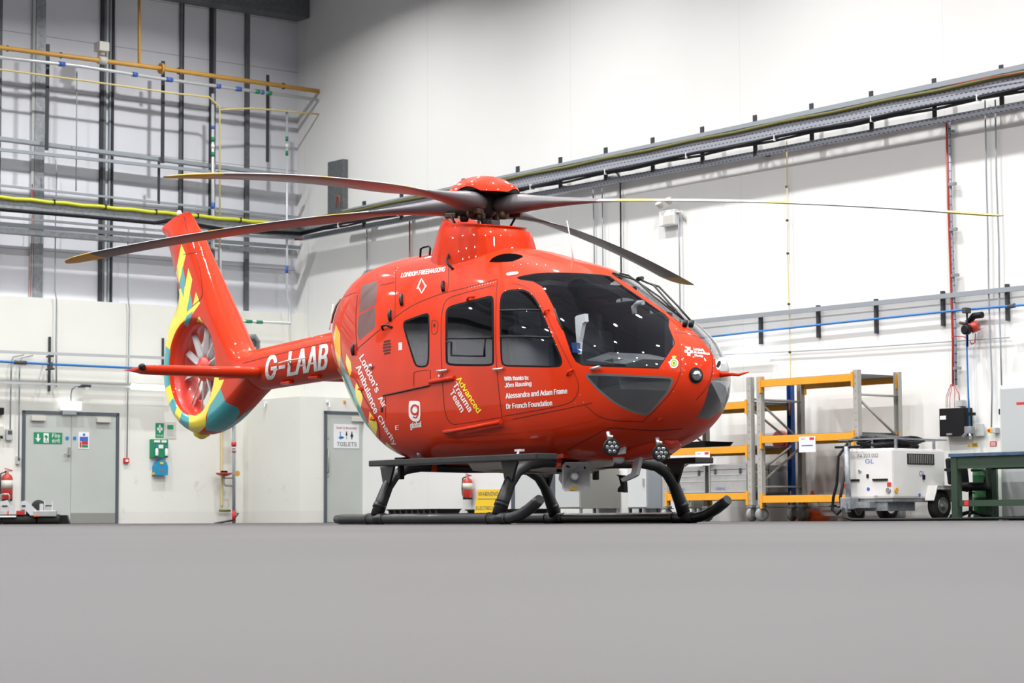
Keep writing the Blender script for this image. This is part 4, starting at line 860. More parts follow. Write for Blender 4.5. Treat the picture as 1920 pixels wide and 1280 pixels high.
rr_ = t.part('roof_rack', MB().loft([[(-TW-.05, -.05, zt_+.115), (.03, -.05, zt_+.115), (.03, TL+.02, zt_+.115), (-TW-.05, TL+.02, zt_+.115)], [(-TW-.05, -.05, zt_+.135), (.03, -.05, zt_+.135), (.03, TL+.02, zt_+.135), (-TW-.05, TL+.02, zt_+.135)]], smooth=False, cap=False)
   .bx(-.03, 0, .1, .13, zt_, zt_+.12).bx(-.03, 0, TL-.25, TL-.22, zt_, zt_+.12).bx(-TW, -TW+.03, .1, .13, zt_, zt_+.12).bx(-.35, -.32, .02, .05, zt_, zt_+.12), 'galv')
random.seed(3)
hc = MB()
for k in range(9):
    pts = []; cx, cy = -TW*.5+random.uniform(-.12, .12), TL*.45+random.uniform(-.2, .2)
    for j in range(26):
        a_ = j/25*2*PI*1.1+k; pts.append((max(-TW+.03, min(-.04, cx+.30*cos(a_)*(1-.03*k))), max(.03, min(TL-.05, cy+.46*sin(a_))), zt_+.035+.013*k+.02*sin(3*a_+k)))
    hc.tube(pts, .02, 0, 6)
t.part('cable_heap', hc, 'blk')
hc = MB()
for k in range(4):
    pts = [(-TW*.5+.28*cos(j/9*PI+k*.4), .3+.35*sin(j/9*PI*1.4), zt_+.10+.06*sin(j/9*PI)+.012*k) for j in range(10)]; hc.tube(pts, .019, 0, 6)
t.part('cable_heap', hc, 'darkgrey')
tb = t.part('tow_bar', MB().tube([(-TW+.16, -.12, zb_-.06), (-TW+.13, -.10, zt_+.03)], .038, 0, 12), 'galv')
t.part('tow_handle', MB().tube([(-TW-.06, -.10, zt_+.025), (-TW+.36, -.10, zt_+.025)], .017, 0, 8), 'blk', tb)
t.part('tow_hinge', MB().bx(-TW+.08, -TW+.24, -.2, .0, zb_-.14, zb_+.02, 0, .01).bx(-TW+.13, -TW+.2, -.22, -.12, .12, zb_-.06), 'galv', tb)
t.part('hanging_cable', MB().tube([(-TW+.12, -.06, zt_+.08), (-TW+.02, -.14, zt_-.1), (-TW+.0, -.16, zb_+.2), (-TW-.06, -.16, zb_+.02), (-TW-.08, -.16, zb_-.14), (-TW+.0, -.16, zb_-.2), (-TW+.06, -.14, zb_-.14), (-TW+.04, -.14, zb_+.02), (-TW+.10, -.1, zt_-.3)], .02, 0, 8), 'blk')
gp0 = tf @ V((-TW+.12, -.2, zb_-.12))
sc = MB().tube([(-TW+.1, -.16, zb_-.1), (-TW+.2, -.3, .13), (-TW+.32, -.42, .05), (-TW+.5, -.5, .022), (0, -.3, .02), (.5, .0, .02), (1.0, .4, .02), (1.7, .7, .05), (2.3, 1.0, .02)], .018, 0, 8).tube([(-.2, -.32, .02), (.4, -.15, .02), (1.2, .3, .03), (2.4, .8, .03)], .018, 0, 8)
solo('power_cable', 'thick black cable trailing along the floor in front of the power trolley', 'cable', sc, 'blk', tf)
# ------------------------------------------------------------------ workbench, chair, drum
tx0, tx1, tyf, tyb = RW.at(1779, 900, 1.3)[0], RW.at(2010, 900, 1.3)[0], -1.3, -.45
ztop = RW.at(1790, 850, 1.3)[1]
t = Thing('workbench', 'dark green steel workbench with a worn blue top at the far right', 'workbench', RW.m, ((tx0+tx1)/2, -.87, 0))
t.part('bench_top', MB().bx(tx0, tx1, tyf, tyb, ztop-.045, ztop, 0, .004), 'tabblue')
t.part('apron', MB().bx(tx0+.08, tx1, tyf+.03, tyf+.07, ztop-.2, ztop-.046).bx(tx0+.08, tx1, tyb-.07, tyb-.03, ztop-.2, ztop-.046), 'tabgreen')
for x, y in ((tx0+.02, tyf+.02), (tx0+.02, tyb-.12), (tx1-.12, tyf+.02), (tx1-.12, tyb-.12)): t.part('leg', MB().bx(x, x+.1, y, y+.1, 0, ztop-.046), 'tabgreen')
t.part('lower_rail', MB().bx(tx0+.12, tx1-.12, tyf+.05, tyf+.09, .19, .27), 'tabgreen')
t.part('red_tag', MB().bx(tx0+.22, tx0+.29, tyf+.04, tyf+.05, .2, .265), 'signred')
p = RW.P(1855, 972, .3)
solo('oil_drum', 'tall green drum standing on the floor behind the workbench', 'drum', MB().lathe([(.165, 0), (.17, .02), (.17, .30), (.176, .31), (.17, .32), (.17, .60), (.176, .61), (.17, .62), (.17, .78), (.16, .79)], (p.x-.03, -.33, 0), None, 0, 28), 'bingreen', RW.m)
cx = RW.at(1812, 905, .9)[0]; cy = -.82
t = Thing('office_chair', 'black office chair on castors between the trolley and the workbench', 'chair', RW.m, (cx, cy, 0))
t.part('seat', MB().lathe([(.02, .40), (.2, .40), (.25, .43), (.25, .48), (.2, .51), (.02, .5)], (cx, cy, 0), None, 0, 28), 'blk')
t.part('backrest', MB().box((cx-.22, cy, .66), (.06, .40, .36), 0, Matrix.Rotation(-.12, 3, 'Y'), .03), 'blk')
t.part('back_support', MB().tube([(cx-.05, cy, .4), (cx-.27, cy, .44), (cx-.3, cy, .6)], .02), 'blk')
t.part('armrest', MB().tube([(cx+.02, cy-.26, .45), (cx+.04, cy-.29, .62), (cx-.02, cy-.29, .68), (cx-.2, cy-.27, .68)], .02), 'blk'); t.part('armrest', MB().tube([(cx+.02, cy+.26, .45), (cx+.04, cy+.29, .62), (cx-.02, cy+.29, .68), (cx-.2, cy+.27, .68)], .02), 'blk')
t.part('gas_column', MB().tube([(cx, cy, .08), (cx, cy, .42)], .028), 'darksteel'); t.part('height_lever', MB().tube([(cx+.05, cy-.1, .40), (cx+.24, cy-.2, .36)], .008), 'blk')
for k in range(5):
    a_ = 2*PI*k/5+.3; e_ = V((cx+.28*cos(a_), cy+.28*sin(a_), .065))
    l_ = t.part('base_leg', MB().tube([(cx, cy, .12), e_], .02), 'blk'); t.part('castor_wheel', MB().lathe([(.02, -.02), (.03, 0), (.02, .02)], e_+V((0, 0, -.03)), Matrix.Rotation(PI/2, 3, 'X'), 0, 12), 'blk', l_)
# ------------------------------------------------------------------ tow dolly at the far left
LF = 38.6
c0 = ray(60, 985); c0 = V((c0.x*LF/c0.y, LF, 0))
df = Matrix.Translation(c0) @ Matrix.Rotation(RAD(8), 4, 'Z')
dm = LF/FPX    # metres per pixel here
X = lambda px: (px-60)*dm
Z = lambda py: CAM_H+(978-py)*dm
t = Thing('ground_handling_dolly', 'low wheeled ground handling dolly with black rollers and metal brackets at the far left', 'dolly', df, (X(50), .3, 0))
for x0, x1 in ((-22, 3), (4, 66), (69, 110)): t.part('roller', MB().tube([(X(x0), .18, .085), (X(x1), .18, .085)], .085, 0, 20), 'tyre')
t.part('ramp', MB().prism([(X(66), 0), (X(127), 0), (X(122), .155), (X(66), .155)], .2, .7), 'blk')
t.part('deck', MB().bx(X(62), X(104), .05, .35, Z(968), Z(957), 0, .01), 'alu'); t.part('deck', MB().bx(X(-10), X(30), .05, .5, Z(969), Z(966)), 'paper')
t.part('bracket_arm', MB().prism([(X(38), Z(940)), (X(46), Z(938)), (X(56), Z(945)), (X(68), Z(957)), (X(68), Z(966)), (X(56), Z(966)), (X(46), Z(955)), (X(38), Z(955))], .08, .12), 'lightplastic')
t.part('bracket_arm', MB().prism([(X(0), Z(940)), (X(14), Z(937)), (X(18), Z(944)), (X(16), Z(958)), (X(2), Z(958))], .08, .12), 'lightplastic')
t.part('side_plate', MB().bx(X(17), X(27), .06, .1, Z(964), Z(947)), 'lightplastic'); t.part('side_plate', MB().bx(X(73), X(80), .06, .1, Z(957), Z(944)), 'lightplastic')
t.part('hoop_handle', MB().tube([(X(2), .1, Z(940)), (X(2), .1, Z(927)), (X(5), .1, Z(926)), (X(15), .1, Z(926)), (X(17), .1, Z(929)), (X(17), .1, Z(942))], .012), 'steel')
for x in (82, 96): t.part('fork_post', MB().bx(X(x-1.2), X(x+1.2), .12, .16, Z(957), Z(939)), 'lightplastic')
t.part('cross_pin', MB().tube([(X(82), .14, Z(948)), (X(96), .14, Z(948))], .01), 'blk'); t.part('cross_pin', MB().tube([(X(4), .07, Z(948)), (X(14), .07, Z(948))], .01).tube([(X(40), .07, Z(948)), (X(47), .07, Z(948))], .01), 'blk')
t.part('jockey_wheel', MB().lathe([(.06, -.04), (.12, -.04), (.125, 0), (.12, .04), (.06, .04)], (X(69), .35, Z(950)), Matrix.Rotation(PI/2, 3, 'X'), 0, 24), 'tyre')
t.part('valve_block', MB().bx(X(13), X(24), .08, .18, Z(964), Z(957), 0, .01), 'cone'); t.part('valve_block', MB().bx(X(30), X(45), .08, .2, Z(965), Z(957), 0, .01), 'ext'); t.part('motor', MB().bx(X(48), X(58), .1, .3, Z(964), Z(956), 0, .01), 'blk'); t.part('valve_block', MB().bx(X(62), X(72), .03, .1, Z(968), Z(965.5)), 'cone')
# ------------------------------------------------------------------ the helicopter
HF = Matrix.Translation((-.2697, 21.5388, 0)) @ Matrix.Rotation(RAD(-55.0), 4, 'Z')   # local x to the nose, y to port
HI = HF.inverted(); H3 = HI.to_3x3(); HC = HI @ CAMP
def hray(px, py): return (H3 @ ray(px, py))
RT = ROT.transposed() @ HF.to_3x3(); RO = ROT.transposed() @ (HF.translation-CAMP)
def hproj(p):
    q = RT @ p + RO; return 960+FPX*q.x/-q.z, 640-FPX*q.y/-q.z
def hp(px, py, y):
    d = hray(px, py); t = (y-HC.y)/d.y; q = HC+d*t; return V((q.x, y, q.z))
H = Thing('helicopter', 'red air ambulance helicopter with yellow and teal checks standing on black skids', 'helicopter', HF, (0, 0, 0))
HEAD = ('l', 'zt', 'zb', 'w', 'zm', 'nt', 'nb')
ST = [(-2.62, 2.10, 1.60, .10, 1.86, 2, 2), (-2.5, 2.36, 1.53, .235, 1.88, 2, 2), (-2.3, 2.51, 1.44, .35, 1.85, 2, 2), (-2.0, 2.62, 1.29, .475, 1.78, 2, 2.1),
      (-1.6, 2.67, 1.04, .615, 1.62, 2, 2.5), (-1.2, 2.69, .80, .72, 1.46, 2, 2.8), (-.8, 2.69, .63, .78, 1.38, 2, 3.1), (-.4, 2.69, .565, .80, 1.33, 2, 3.3),
      (0, 2.66, .56, .805, 1.3, 2.05, 3.4), (.8, 2.57, .55, .805, 1.3, 2.2, 3.4), (1.4, 2.42, .55, .79, 1.3, 2.3, 3.3), (1.8, 2.31, .555, .775, 1.3, 2.3, 3.2),
      (2.1, 2.17, .57, .75, 1.28, 2.3, 3.0), (2.4, 2.02, .60, .71, 1.27, 2.25, 2.8), (2.7, 1.865, .66, .65, 1.26, 2.2, 2.6), (2.9, 1.75, .73, .58, 1.25, 2.15, 2.4),
      (3.05, 1.655, .80, .495, 1.24, 2.1, 2.3), (3.15, 1.585, .865, .415, 1.23, 2, 2.2), (3.24, 1.50, .945, .325, 1.23, 2, 2), (3.30, 1.43, 1.03, .24, 1.23, 2, 2), (3.34, 1.35, 1.12, .14, 1.23, 2, 2)]
def pchip(xs, ys, x):
    n = len(xs)
    i = max(0, min(n-2, next((k for k in range(n-1) if x <= xs[k+1]), n-2)))
    h = [xs[k+1]-xs[k] for k in range(n-1)]; d = [(ys[k+1]-ys[k])/h[k] for k in range(n-1)]
    def m(k):
        if k == 0: return d[0]
        if k == n-1: return d[-1]
        if d[k-1]*d[k] <= 0: return 0
        w1 = 2*h[k]+h[k-1]; w2 = h[k]+2*h[k-1]; return (w1+w2)/(w1/d[k-1]+w2/d[k])
    t = (x-xs[i])/h[i]; t2, t3 = t*t, t*t*t
    return (2*t3-3*t2+1)*ys[i]+(t3-2*t2+t)*h[i]*m(i)+(-2*t3+3*t2)*ys[i+1]+(t3-t2)*h[i]*m(i+1)
LS = [s[0] for s in ST]
def section(l): return [pchip(LS, [s[k] for s in ST], l) for k in range(1, 7)]
def sec_pt(sec, t):
    zt, zb, w, zm, nt, nb = sec; c, s = max(0, cos(t)), sin(t)
    n = nt if s > 0 else nb; h = (zt-zm) if s > 0 else (zm-zb)
    return -w*c**(2/n), zm+h*(1 if s > 0 else -1)*abs(s)**(2/n)
NT = 60
def half_body():
    ls = []; x = -2.62
    while x < 2.85: ls.append(x); x += .07
    ls += [2.85, 2.9, 2.95, 3.0, 3.04, 3.08, 3.115, 3.15, 3.18, 3.21, 3.24, 3.265, 3.285, 3.305, 3.32, 3.332, 3.34]
    # even spacing along each ring
    rings = []
    for l in ls:
        sec = section(l); raw = [sec_pt(sec, -PI/2+PI*j/400) for j in range(401)]
        d = [0]
        for a, b in zip(raw, raw[1:]): d.append(d[-1]+math.hypot(a[0]-b[0], a[1]-b[1]))
        out = []; k = 0
        for j in range(NT+1):
            q = d[-1]*j/NT
            while k < 399 and d[k+1] < q: k += 1
            f = 0 if d[k+1] == d[k] else (q-d[k])/(d[k+1]-d[k]); out.append((raw[k][0]+(raw[k+1][0]-raw[k][0])*f, raw[k][1]+(raw[k+1][1]-raw[k][1])*f))
        out[0] = (0, out[0][1]); out[-1] = (0, out[-1][1]); rings.append((l, out))
    return rings
rings = half_body()
def body_bm(sides):
    bm = bmesh.new(); tip = None
    grid = []
    for l, out in rings: grid.append([bm.verts.new((l, y, z)) for y, z in out])
    tip = bm.verts.new((3.355, 0, 1.235))
    for a, b in zip(grid, grid[1:]):
        for j in range(NT): bm.faces.new((a[j], a[j+1], b[j+1], b[j]))
    for j in range(NT): bm.faces.new((grid[-1][j], grid[-1][j+1], tip))
    back = bm.verts.new((-2.62, 0, 1.86))
    for j in range(NT): bm.faces.new((grid[0][j+1], grid[0][j], back))
    bm.normal_update()
    f = max(bm.faces, key=lambda f: -f.calc_center_median().y)
    if f.normal.y > 0: bmesh.ops.reverse_faces(bm, faces=bm.faces)
    if sides == 2:
        r = bmesh.ops.mirror(bm, geom=bm.verts[:]+bm.edges[:]+bm.faces[:], axis='Y', merge_dist=1e-4)
        bmesh.ops.recalc_face_normals(bm, faces=bm.faces)
        if sum(f.normal.z*f.calc_area() for f in bm.faces if f.calc_center_median().z > 2.2) < 0: bmesh.ops.reverse_faces(bm, faces=bm.faces)
    bm.normal_update(); return bm
class Surf:
    """a smooth surface to project marks on and to take shading normals from"""
    def __init__(s, bm):
        bmesh.ops.triangulate(bm, faces=bm.faces[:]); bm.normal_update()
        s.v = [v.co.copy() for v in bm.verts]; s.n = [v.normal.copy() for v in bm.verts]
        bm.verts.index_update(); s.f = [[v.index for v in f.verts] for f in bm.faces]
        s.t = BVHTree.FromPolygons(s.v, s.f)
    def normal(s, p):
        loc, no, i, d = s.t.find_nearest(p); w_ = poly_3d_calc([s.v[k] for k in s.f[i]], loc)
        n_ = V((0, 0, 0))
        for k, q in zip(s.f[i], w_): n_ += s.n[k]*q
        return n_.normalized()
    def hit(s, px, py, off=0.0):
        d = hray(px, py).normalized(); loc, no, i, dist = s.t.ray_cast(HC, d)
        if loc is None:
            # just past the silhouette: slide to the nearest surface point
            return None
        return loc+s.normal(loc)*off
SB = Surf(body_bm(2))
def shade(o, surf):
    me = o.data
    for p in me.polygons: p.use_smooth = True
    me.normals_split_custom_set_from_vertices([surf.normal(v.co) for v in me.vertices])
def inpoly(x, y, P):
    c = False; n = len(P)
    for i in range(n):
        (x1, y1), (x2, y2) = P[i], P[i-1]
        if (y1 > y) != (y2 > y) and x < (x2-x1)*(y-y1)/(y2-y1)+x1: c = not c
    return c
def imprint(bm, P, fid, lay, only=None):
    x0, x1 = min(p[0] for p in P), max(p[0] for p in P); y0, y1 = min(p[1] for p in P), max(p[1] for p in P)
    def bb(f):
        q = [hproj(v.co) for v in f.verts]; return min(a for a, b in q), max(a for a, b in q), min(b for a, b in q), max(b for a, b in q)
    def front(f): return f.normal.dot(f.calc_center_median()-HC) < 0
    cand = set()
    for f in bm.faces:
        if front(f):
            a, b, c, d = bb(f)
            if b > x0 and a < x1 and d > y0 and c < y1: cand.add(f)
    for i in range(len(P)):
        A, B = P[i-1], P[i]; n_ = hray(*A).cross(hray(*B))
        if n_.length < 1e-9: continue
        ex0, ex1, ey0, ey1 = min(A[0], B[0])-.3, max(A[0], B[0])+.3, min(A[1], B[1])-.3, max(A[1], B[1])+.3
        fs = []
        for f in cand:
            a, b, c, d = bb(f)
            if b > ex0 and a < ex1 and d > ey0 and c < ey1: fs.append(f)
        if not fs: continue
        es = list({e for f in fs for e in f.edges}); vs = list({v for f in fs for v in f.verts})
        r = bmesh.ops.bisect_plane(bm, geom=fs+es+vs, plane_co=HC, plane_no=n_.normalized(), dist=1e-5)
        cand = {f for f in cand if f.is_valid} | {g for g in r['geom'] if isinstance(g, bmesh.types.BMFace)}
    for f in cand:
        f.normal_update(); c = f.calc_center_median(); q = hproj(c)
        if front(f) and inpoly(q[0], q[1], P) and (only is None or f[lay] in only): f[lay] = fid
def smoothpoly(P, n=2, keep=()):
    for _ in range(n):
        Q = []
        for i in range(len(P)):
            a, b = P[i], P[(i+1) % len(P)]
            Q += [(a[0]*.75+b[0]*.25, a[1]*.75+b[1]*.25), (a[0]*.25+b[0]*.75, a[1]*.25+b[1]*.75)]
        P = Q
    return P
def inset(P, d):
    n = len(P); out = []
    ar = sum(P[i][0]*P[(i+1) % n][1]-P[(i+1) % n][0]*P[i][1] for i in range(n)); sg = 1 if ar > 0 else -1
    for i in range(n):
        a, b, c = P[i-1], P[i], P[(i+1) % n]
        t1 = V((b[0]-a[0], b[1]-a[1])).normalized(); t2 = V((c[0]-b[0], c[1]-b[1])).normalized()
        m_ = V((-(t1.y+t2.y), t1.x+t2.x)); m_ = m_.normalized() if m_.length > 1e-6 else V((0, 0)); out.append((b[0]+sg*m_.x*d, b[1]+sg*m_.y*d))
    return out
WS = [(968, 521), (976, 517), (1000, 512.5), (1026, 510.5), (1060, 510.5), (1093, 511.8), (1125, 514), (1144, 517), (1172, 537.5), (1212, 564.5), (1247, 589), (1255, 598), (1254, 611), (1258, 622), (1265.5, 640.6), (1265, 646), (1235, 691), (1199, 689.8), (1119, 687), (1093, 685), (1079.5, 678), (1071.5, 664.5), (1058, 624.7), (1039.7, 579.5), (1026, 553), (1016, 537), (1000, 528), (976, 524.5)]
CHW = smoothpoly([(1096, 704), (1102, 700), (1112, 699.5), (1172, 702), (1250, 705.5), (1261, 707.5), (1262.8, 713.6), (1258, 727), (1249.5, 741.5), (1225.6, 768), (1216, 777), (1207, 778.5), (1185.8, 773.4), (1156.5, 760), (1124.7, 736), (1106, 716)], 1)
W1 = smoothpoly([(937, 562), (941, 549), (952, 543), (975, 541), (990, 545), (1002, 556), (1013, 574), (1029, 614), (1050, 662), (1055, 677), (1052, 687), (1040, 689), (1000, 688.5), (960, 687.5), (946, 687), (939, 681), (937.5, 650), (936.5, 600)], 1)
W2 = smoothpoly([(835, 590), (836.5, 580), (844, 573), (860, 568.5), (900, 558.5), (918, 553.5), (924.5, 556), (926, 566), (926.5, 620), (927, 676), (925.5, 683.5), (918, 686.5), (880, 686.5), (846, 686), (836.5, 682), (835.2, 672), (835, 630)], 1)
W3 = smoothpoly([(755.5, 610), (757, 602), (763, 599), (785, 591), (799, 586.5), (804, 588), (805.5, 596), (805.5, 640), (805, 677), (802, 686), (795, 689), (783, 688.5), (777, 684), (769, 659), (758, 622)], 1)
GR1 = [(677, 535), (707.8, 526.5), (705, 570), (673.5, 588)]; GR2 = [(673, 591), (705, 573), (703, 614), (675, 637.8), (670, 628), (671.5, 600)]
bm = body_bm(1); lay = bm.faces.layers.int.new('part')
imprint(bm, WS, 1, lay); imprint(bm, inset(WS, 1.6), 10, lay, {1})
imprint(bm, CHW, 5, lay); imprint(bm, inset(CHW, 4), 11, lay, {5})
for P, g in ((W1, 12), (W2, 13), (W3, 14)): imprint(bm, P, 1, lay); imprint(bm, inset(P, 3.4 if g != 13 else 4.2), g, lay, {1})
imprint(bm, GR1, 4, lay); imprint(bm, GR2, 4, lay)
YE = [[(629.6, 608), (637.7, 626), (638.6, 660.5), (637.7, 696), (629.6, 667), (625, 632)], [(649.4, 663), (657.5, 678.4), (659.3, 694.6), (656, 706.7), (652, 694), (648, 680)],
      [(667.7, 717), (678, 733.8), (680, 746), (676, 765), (667, 744), (665.6, 729.6)], [(692.7, 771), (706, 792), (707, 802.5), (704, 823), (690.6, 796)], [(724, 828.5), (747, 850), (746, 861), (736, 863), (722, 845)]]
EDGE = [(634, 690), (645, 712), (656, 733), (664, 752), (676, 776), (690, 800), (704, 824), (718, 844), (733, 862)]
TE = [[(637.7, 662), (645, 685.6), (656, 709), (667, 737), (676, 762), (690, 795), (704, 822), (716, 840), (714, 846), (700, 824), (684, 796), (668, 764), (658, 742), (646, 716), (639, 697)]]
for P in TE: imprint(bm, P, 3, lay, {0})
for P in YE: imprint(bm, P, 2, lay, {0, 3})
imprint(bm, [(p[0], p[1]) for p in EDGE]+[(p[0]-14, p[1]+10) for p in EDGE[::-1]], 2, lay, {0})
bp2 = bm.copy(); layp = bp2.faces.layers.int['part']
for v in bp2.verts: v.co.y = -v.co.y
bmesh.ops.reverse_faces(bp2, faces=bp2.faces); bp2.normal_update()
imprint(bp2, [(1146, 513), (1178, 533), (1215, 560), (1250, 586), (1283, 610), (1302, 622), (1319, 640), (1334, 661), (1345, 680), (1350, 697), (1380, 700), (1380, 560), (1200, 490)], 10, layp, {0, 1})
imprint(bp2, [(1336, 710), (1380, 704), (1370, 760), (1330, 785), (1290, 783), (1266, 779), (1300, 757), (1322, 737)], 11, layp, {0, 5})
groups = {}
for f in bm.faces: groups.setdefault(f[lay] if f[lay] >= 10 else 0, []).append(f)
groupp = {}
for f in bp2.faces: groupp.setdefault(f[layp] if f[layp] >= 10 else 0, []).append(f)
def extract(fs, mirror, slots):
    lay_ = layp if mirror else lay; mirror = False
    mp = {}; vs = []; faces = []; mi = []
    for f in fs:
        idx = []
        for v in f.verts:
            if v not in mp: mp[v] = len(vs); vs.append((v.co.x, -v.co.y if mirror else v.co.y, v.co.z))
            idx.append(mp[v])
        faces.append(idx[::-1] if mirror else idx); mi.append(slots.get(f[lay_], 0))
    return vs, faces, mi
def make(name, data, mats, surf, parent, label=None):
    me = bpy.data.meshes.new(name); me.from_pydata(data[0], [], data[1]); me.update()
    for m in mats: me.materials.append(M[m] if isinstance(m, str) else m)
    for p, k in zip(me.polygons, data[2]): p.material_index = k
    o = bpy.data.objects.new(name, me); COL.objects.link(o); o.parent = parent; shade(o, surf)
    if label: o['label'] = label
    return o
grm = mat('intake_mesh', (.15, .045, .035), .5, 0, .2, back=(.03, .03, .035)); M['grille'] = grm
nt = grm.node_tree; b = nt.nodes['Principled BSDF']; ck = nt.nodes.new('ShaderNodeTexChecker'); ck.inputs['Scale'].default_value = 130; ck.inputs['Color1'].default_value = (.16, .07, .06, 1); ck.inputs['Color2'].default_value = (.08, .03, .03, 1)
tc = nt.nodes.new('ShaderNodeTexCoord'); nt.links.new(tc.outputs['Object'], ck.inputs[0]); nt.links.new(ck.outputs[0], b.inputs['Base Color'])
slots = {0: 0, 1: 1, 2: 2, 3: 3, 4: 4, 5: 5}
M['tintgrey'] = mat('painted_window_border', (.10, .105, .11), .3, 0, .6, back=(.03, .03, .035))
d1_ = extract(groups[0], False, slots); d2_ = extract(groupp[0], True, slots); nv = len(d1_[0])
body = make('fuselage', (d1_[0]+d2_[0], d1_[1]+[[i+nv for i in f] for f in d2_[1]], d1_[2]+d2_[2]), ['red', 'seal', 'yel', 'teal', 'grille', 'tintgrey'], SB, H.e)
for g, (nm, gm) in {10: ('windscreen', 'glass'), 11: ('chin_window', 'glassch'), 12: ('door_window', 'glassd'), 13: ('sliding_door_window', 'glassd'), 14: ('rear_quarter_window', 'glassd')}.items():
    for mir in (False, True): make(nm, extract((groupp if mir else groups)[g], mir, {}), [gm], SB, H.e)
bm.free()
hpart = lambda nm, mb, mt, parent=None, label=None: H.part(nm, mb, mt, parent, label)

# marks laid on a surface: 2D outlines in the side view, cut fine and pressed on
def press(name, vs, fs, mt, surf, off=.003, cell=12, parent=None, label=None):
    b2 = bmesh.new(); vv = [b2.verts.new((x, y, 0)) for x, y in vs]
    for f in fs:
        try: b2.faces.new([vv[i] for i in f])
        except ValueError: pass
    x0, x1 = min(x for x, y in vs), max(x for x, y in vs); y0, y1 = min(y for x, y in vs), max(y for x, y in vs)
    k = x0+cell
    while k < x1: bmesh.ops.bisect_plane(b2, geom=b2.verts[:]+b2.edges[:]+b2.faces[:], plane_co=(k, 0, 0), plane_no=(1, 0, 0)); k += cell
    k = y0+cell
    while k < y1: bmesh.ops.bisect_plane(b2, geom=b2.verts[:]+b2.edges[:]+b2.faces[:], plane_co=(0, k, 0), plane_no=(0, 1, 0)); k += cell
    dead = []
    for v in b2.verts:
        p = surf.hit(v.co.x, v.co.y, off)
        if p is None: dead.append(v)
        else: v.co = p
    bmesh.ops.delete(b2, geom=dead, context='VERTS')
    b2.normal_update()
    for f in b2.faces:
        if f.normal.dot(f.calc_center_median()-HC) > 0: f.normal_flip()
    mb = MB(); mb.bm.free(); mb.bm = b2
    return hpart(name, mb, mt, parent, label)
def quadmap(vs, BL, BR, TR, TL):
    w_ = max(a for a, b in vs); h_ = max(b for a, b in vs); out = []
    for a, b in vs:
        s_, t_ = a/w_, b/h_
        out.append(((BL[0]*(1-s_)+BR[0]*s_)*(1-t_)+(TL[0]*(1-s_)+TR[0]*s_)*t_, (BL[1]*(1-s_)+BR[1]*s_)*(1-t_)+(TL[1]*(1-s_)+TR[1]*s_)*t_))
    return out
def ptext(txt, BL, BR, up, mt='white', surf=None, bold=.012, shear=0.0, cell=14, up2=None, off=.0032, heavy=.32):
    vs, fs = text_mesh(txt, bold, shear); up2 = up2 or up
    q_ = quadmap(vs, BL, BR, (BR[0]+up2[0], BR[1]+up2[1]), (BL[0]+up[0], BL[1]+up[1])); L_ = math.hypot(BR[0]-BL[0], BR[1]-BL[1])
    if heavy:
        ex_, ey_ = (BR[0]-BL[0])/L_*heavy, (BR[1]-BL[1])/L_*heavy; n_ = len(q_)
        q_ = [(a-ex_, b-ey_) for a, b in q_]+[(a+ex_, b+ey_) for a, b in q_]; fs = list(fs)+[tuple(k+n_ for k in f) for f in fs]
    press('lettering', q_, fs, mt, surf or SB, off, cell)
def ppoly(name, polys, mt, surf=None, off=.003, cell=10, parent=None, label=None):
    vs, fs = [], []
    for P in polys: fs.append(list(range(len(vs), len(vs)+len(P)))); vs += P
    return press(name, vs, fs, mt, surf or SB, off, cell, parent, label)
def pstroke(name, lines, hw, mt, surf=None, off=.0022, step=5, closed=False):
    vs, fs = [], []
    for L_ in lines:
        pts = [L_[0]]
        for a, b in zip(L_, L_[1:]):
            n_ = max(1, int(math.hypot(b[0]-a[0], b[1]-a[1])/step))
            pts += [(a[0]+(b[0]-a[0])*k/n_, a[1]+(b[1]-a[1])*k/n_) for k in range(1, n_+1)]
        base = len(vs)
        for i, p in enumerate(pts):
            a, c = pts[max(0, i-1)], pts[min(len(pts)-1, i+1)]; L2 = math.hypot(c[0]-a[0], c[1]-a[1]) or 1
            nx, ny = -(c[1]-a[1])/L2*hw, (c[0]-a[0])/L2*hw; vs += [(p[0]+nx, p[1]+ny), (p[0]-nx, p[1]-ny)]
        for i in range(len(pts)-1): fs.append([base+2*i, base+2*i+1, base+2*i+3, base+2*i+2])
    return press(name, vs, fs, mt, surf or SB, off, 400)
def sm(L_, n=2):
    for _ in range(n):
        Q = [L_[0]]
        for a, b in zip(L_, L_[1:]): Q += [(a[0]*.75+b[0]*.25, a[1]*.75+b[1]*.25), (a[0]*.25+b[0]*.75, a[1]*.25+b[1]*.75)]
        L_ = Q+[L_[-1]]
    return L_
def circ(cx, cy, rx, ry, n=24, a0=0): return [(cx+rx*cos(2*PI*k/n+a0), cy+ry*sin(2*PI*k/n+a0)) for k in range(n)]
def annulus(name, cx, cy, rx, ry, r2, mt, surf=None, off=.003):
    a, b = circ(cx, cy, rx, ry, 28), circ(cx, cy, rx*r2, ry*r2, 28)
    return press(name, a+b, [[k, (k+1) % 28, 28+(k+1) % 28, 28+k] for k in range(28)], mt, surf or SB, off, 100)
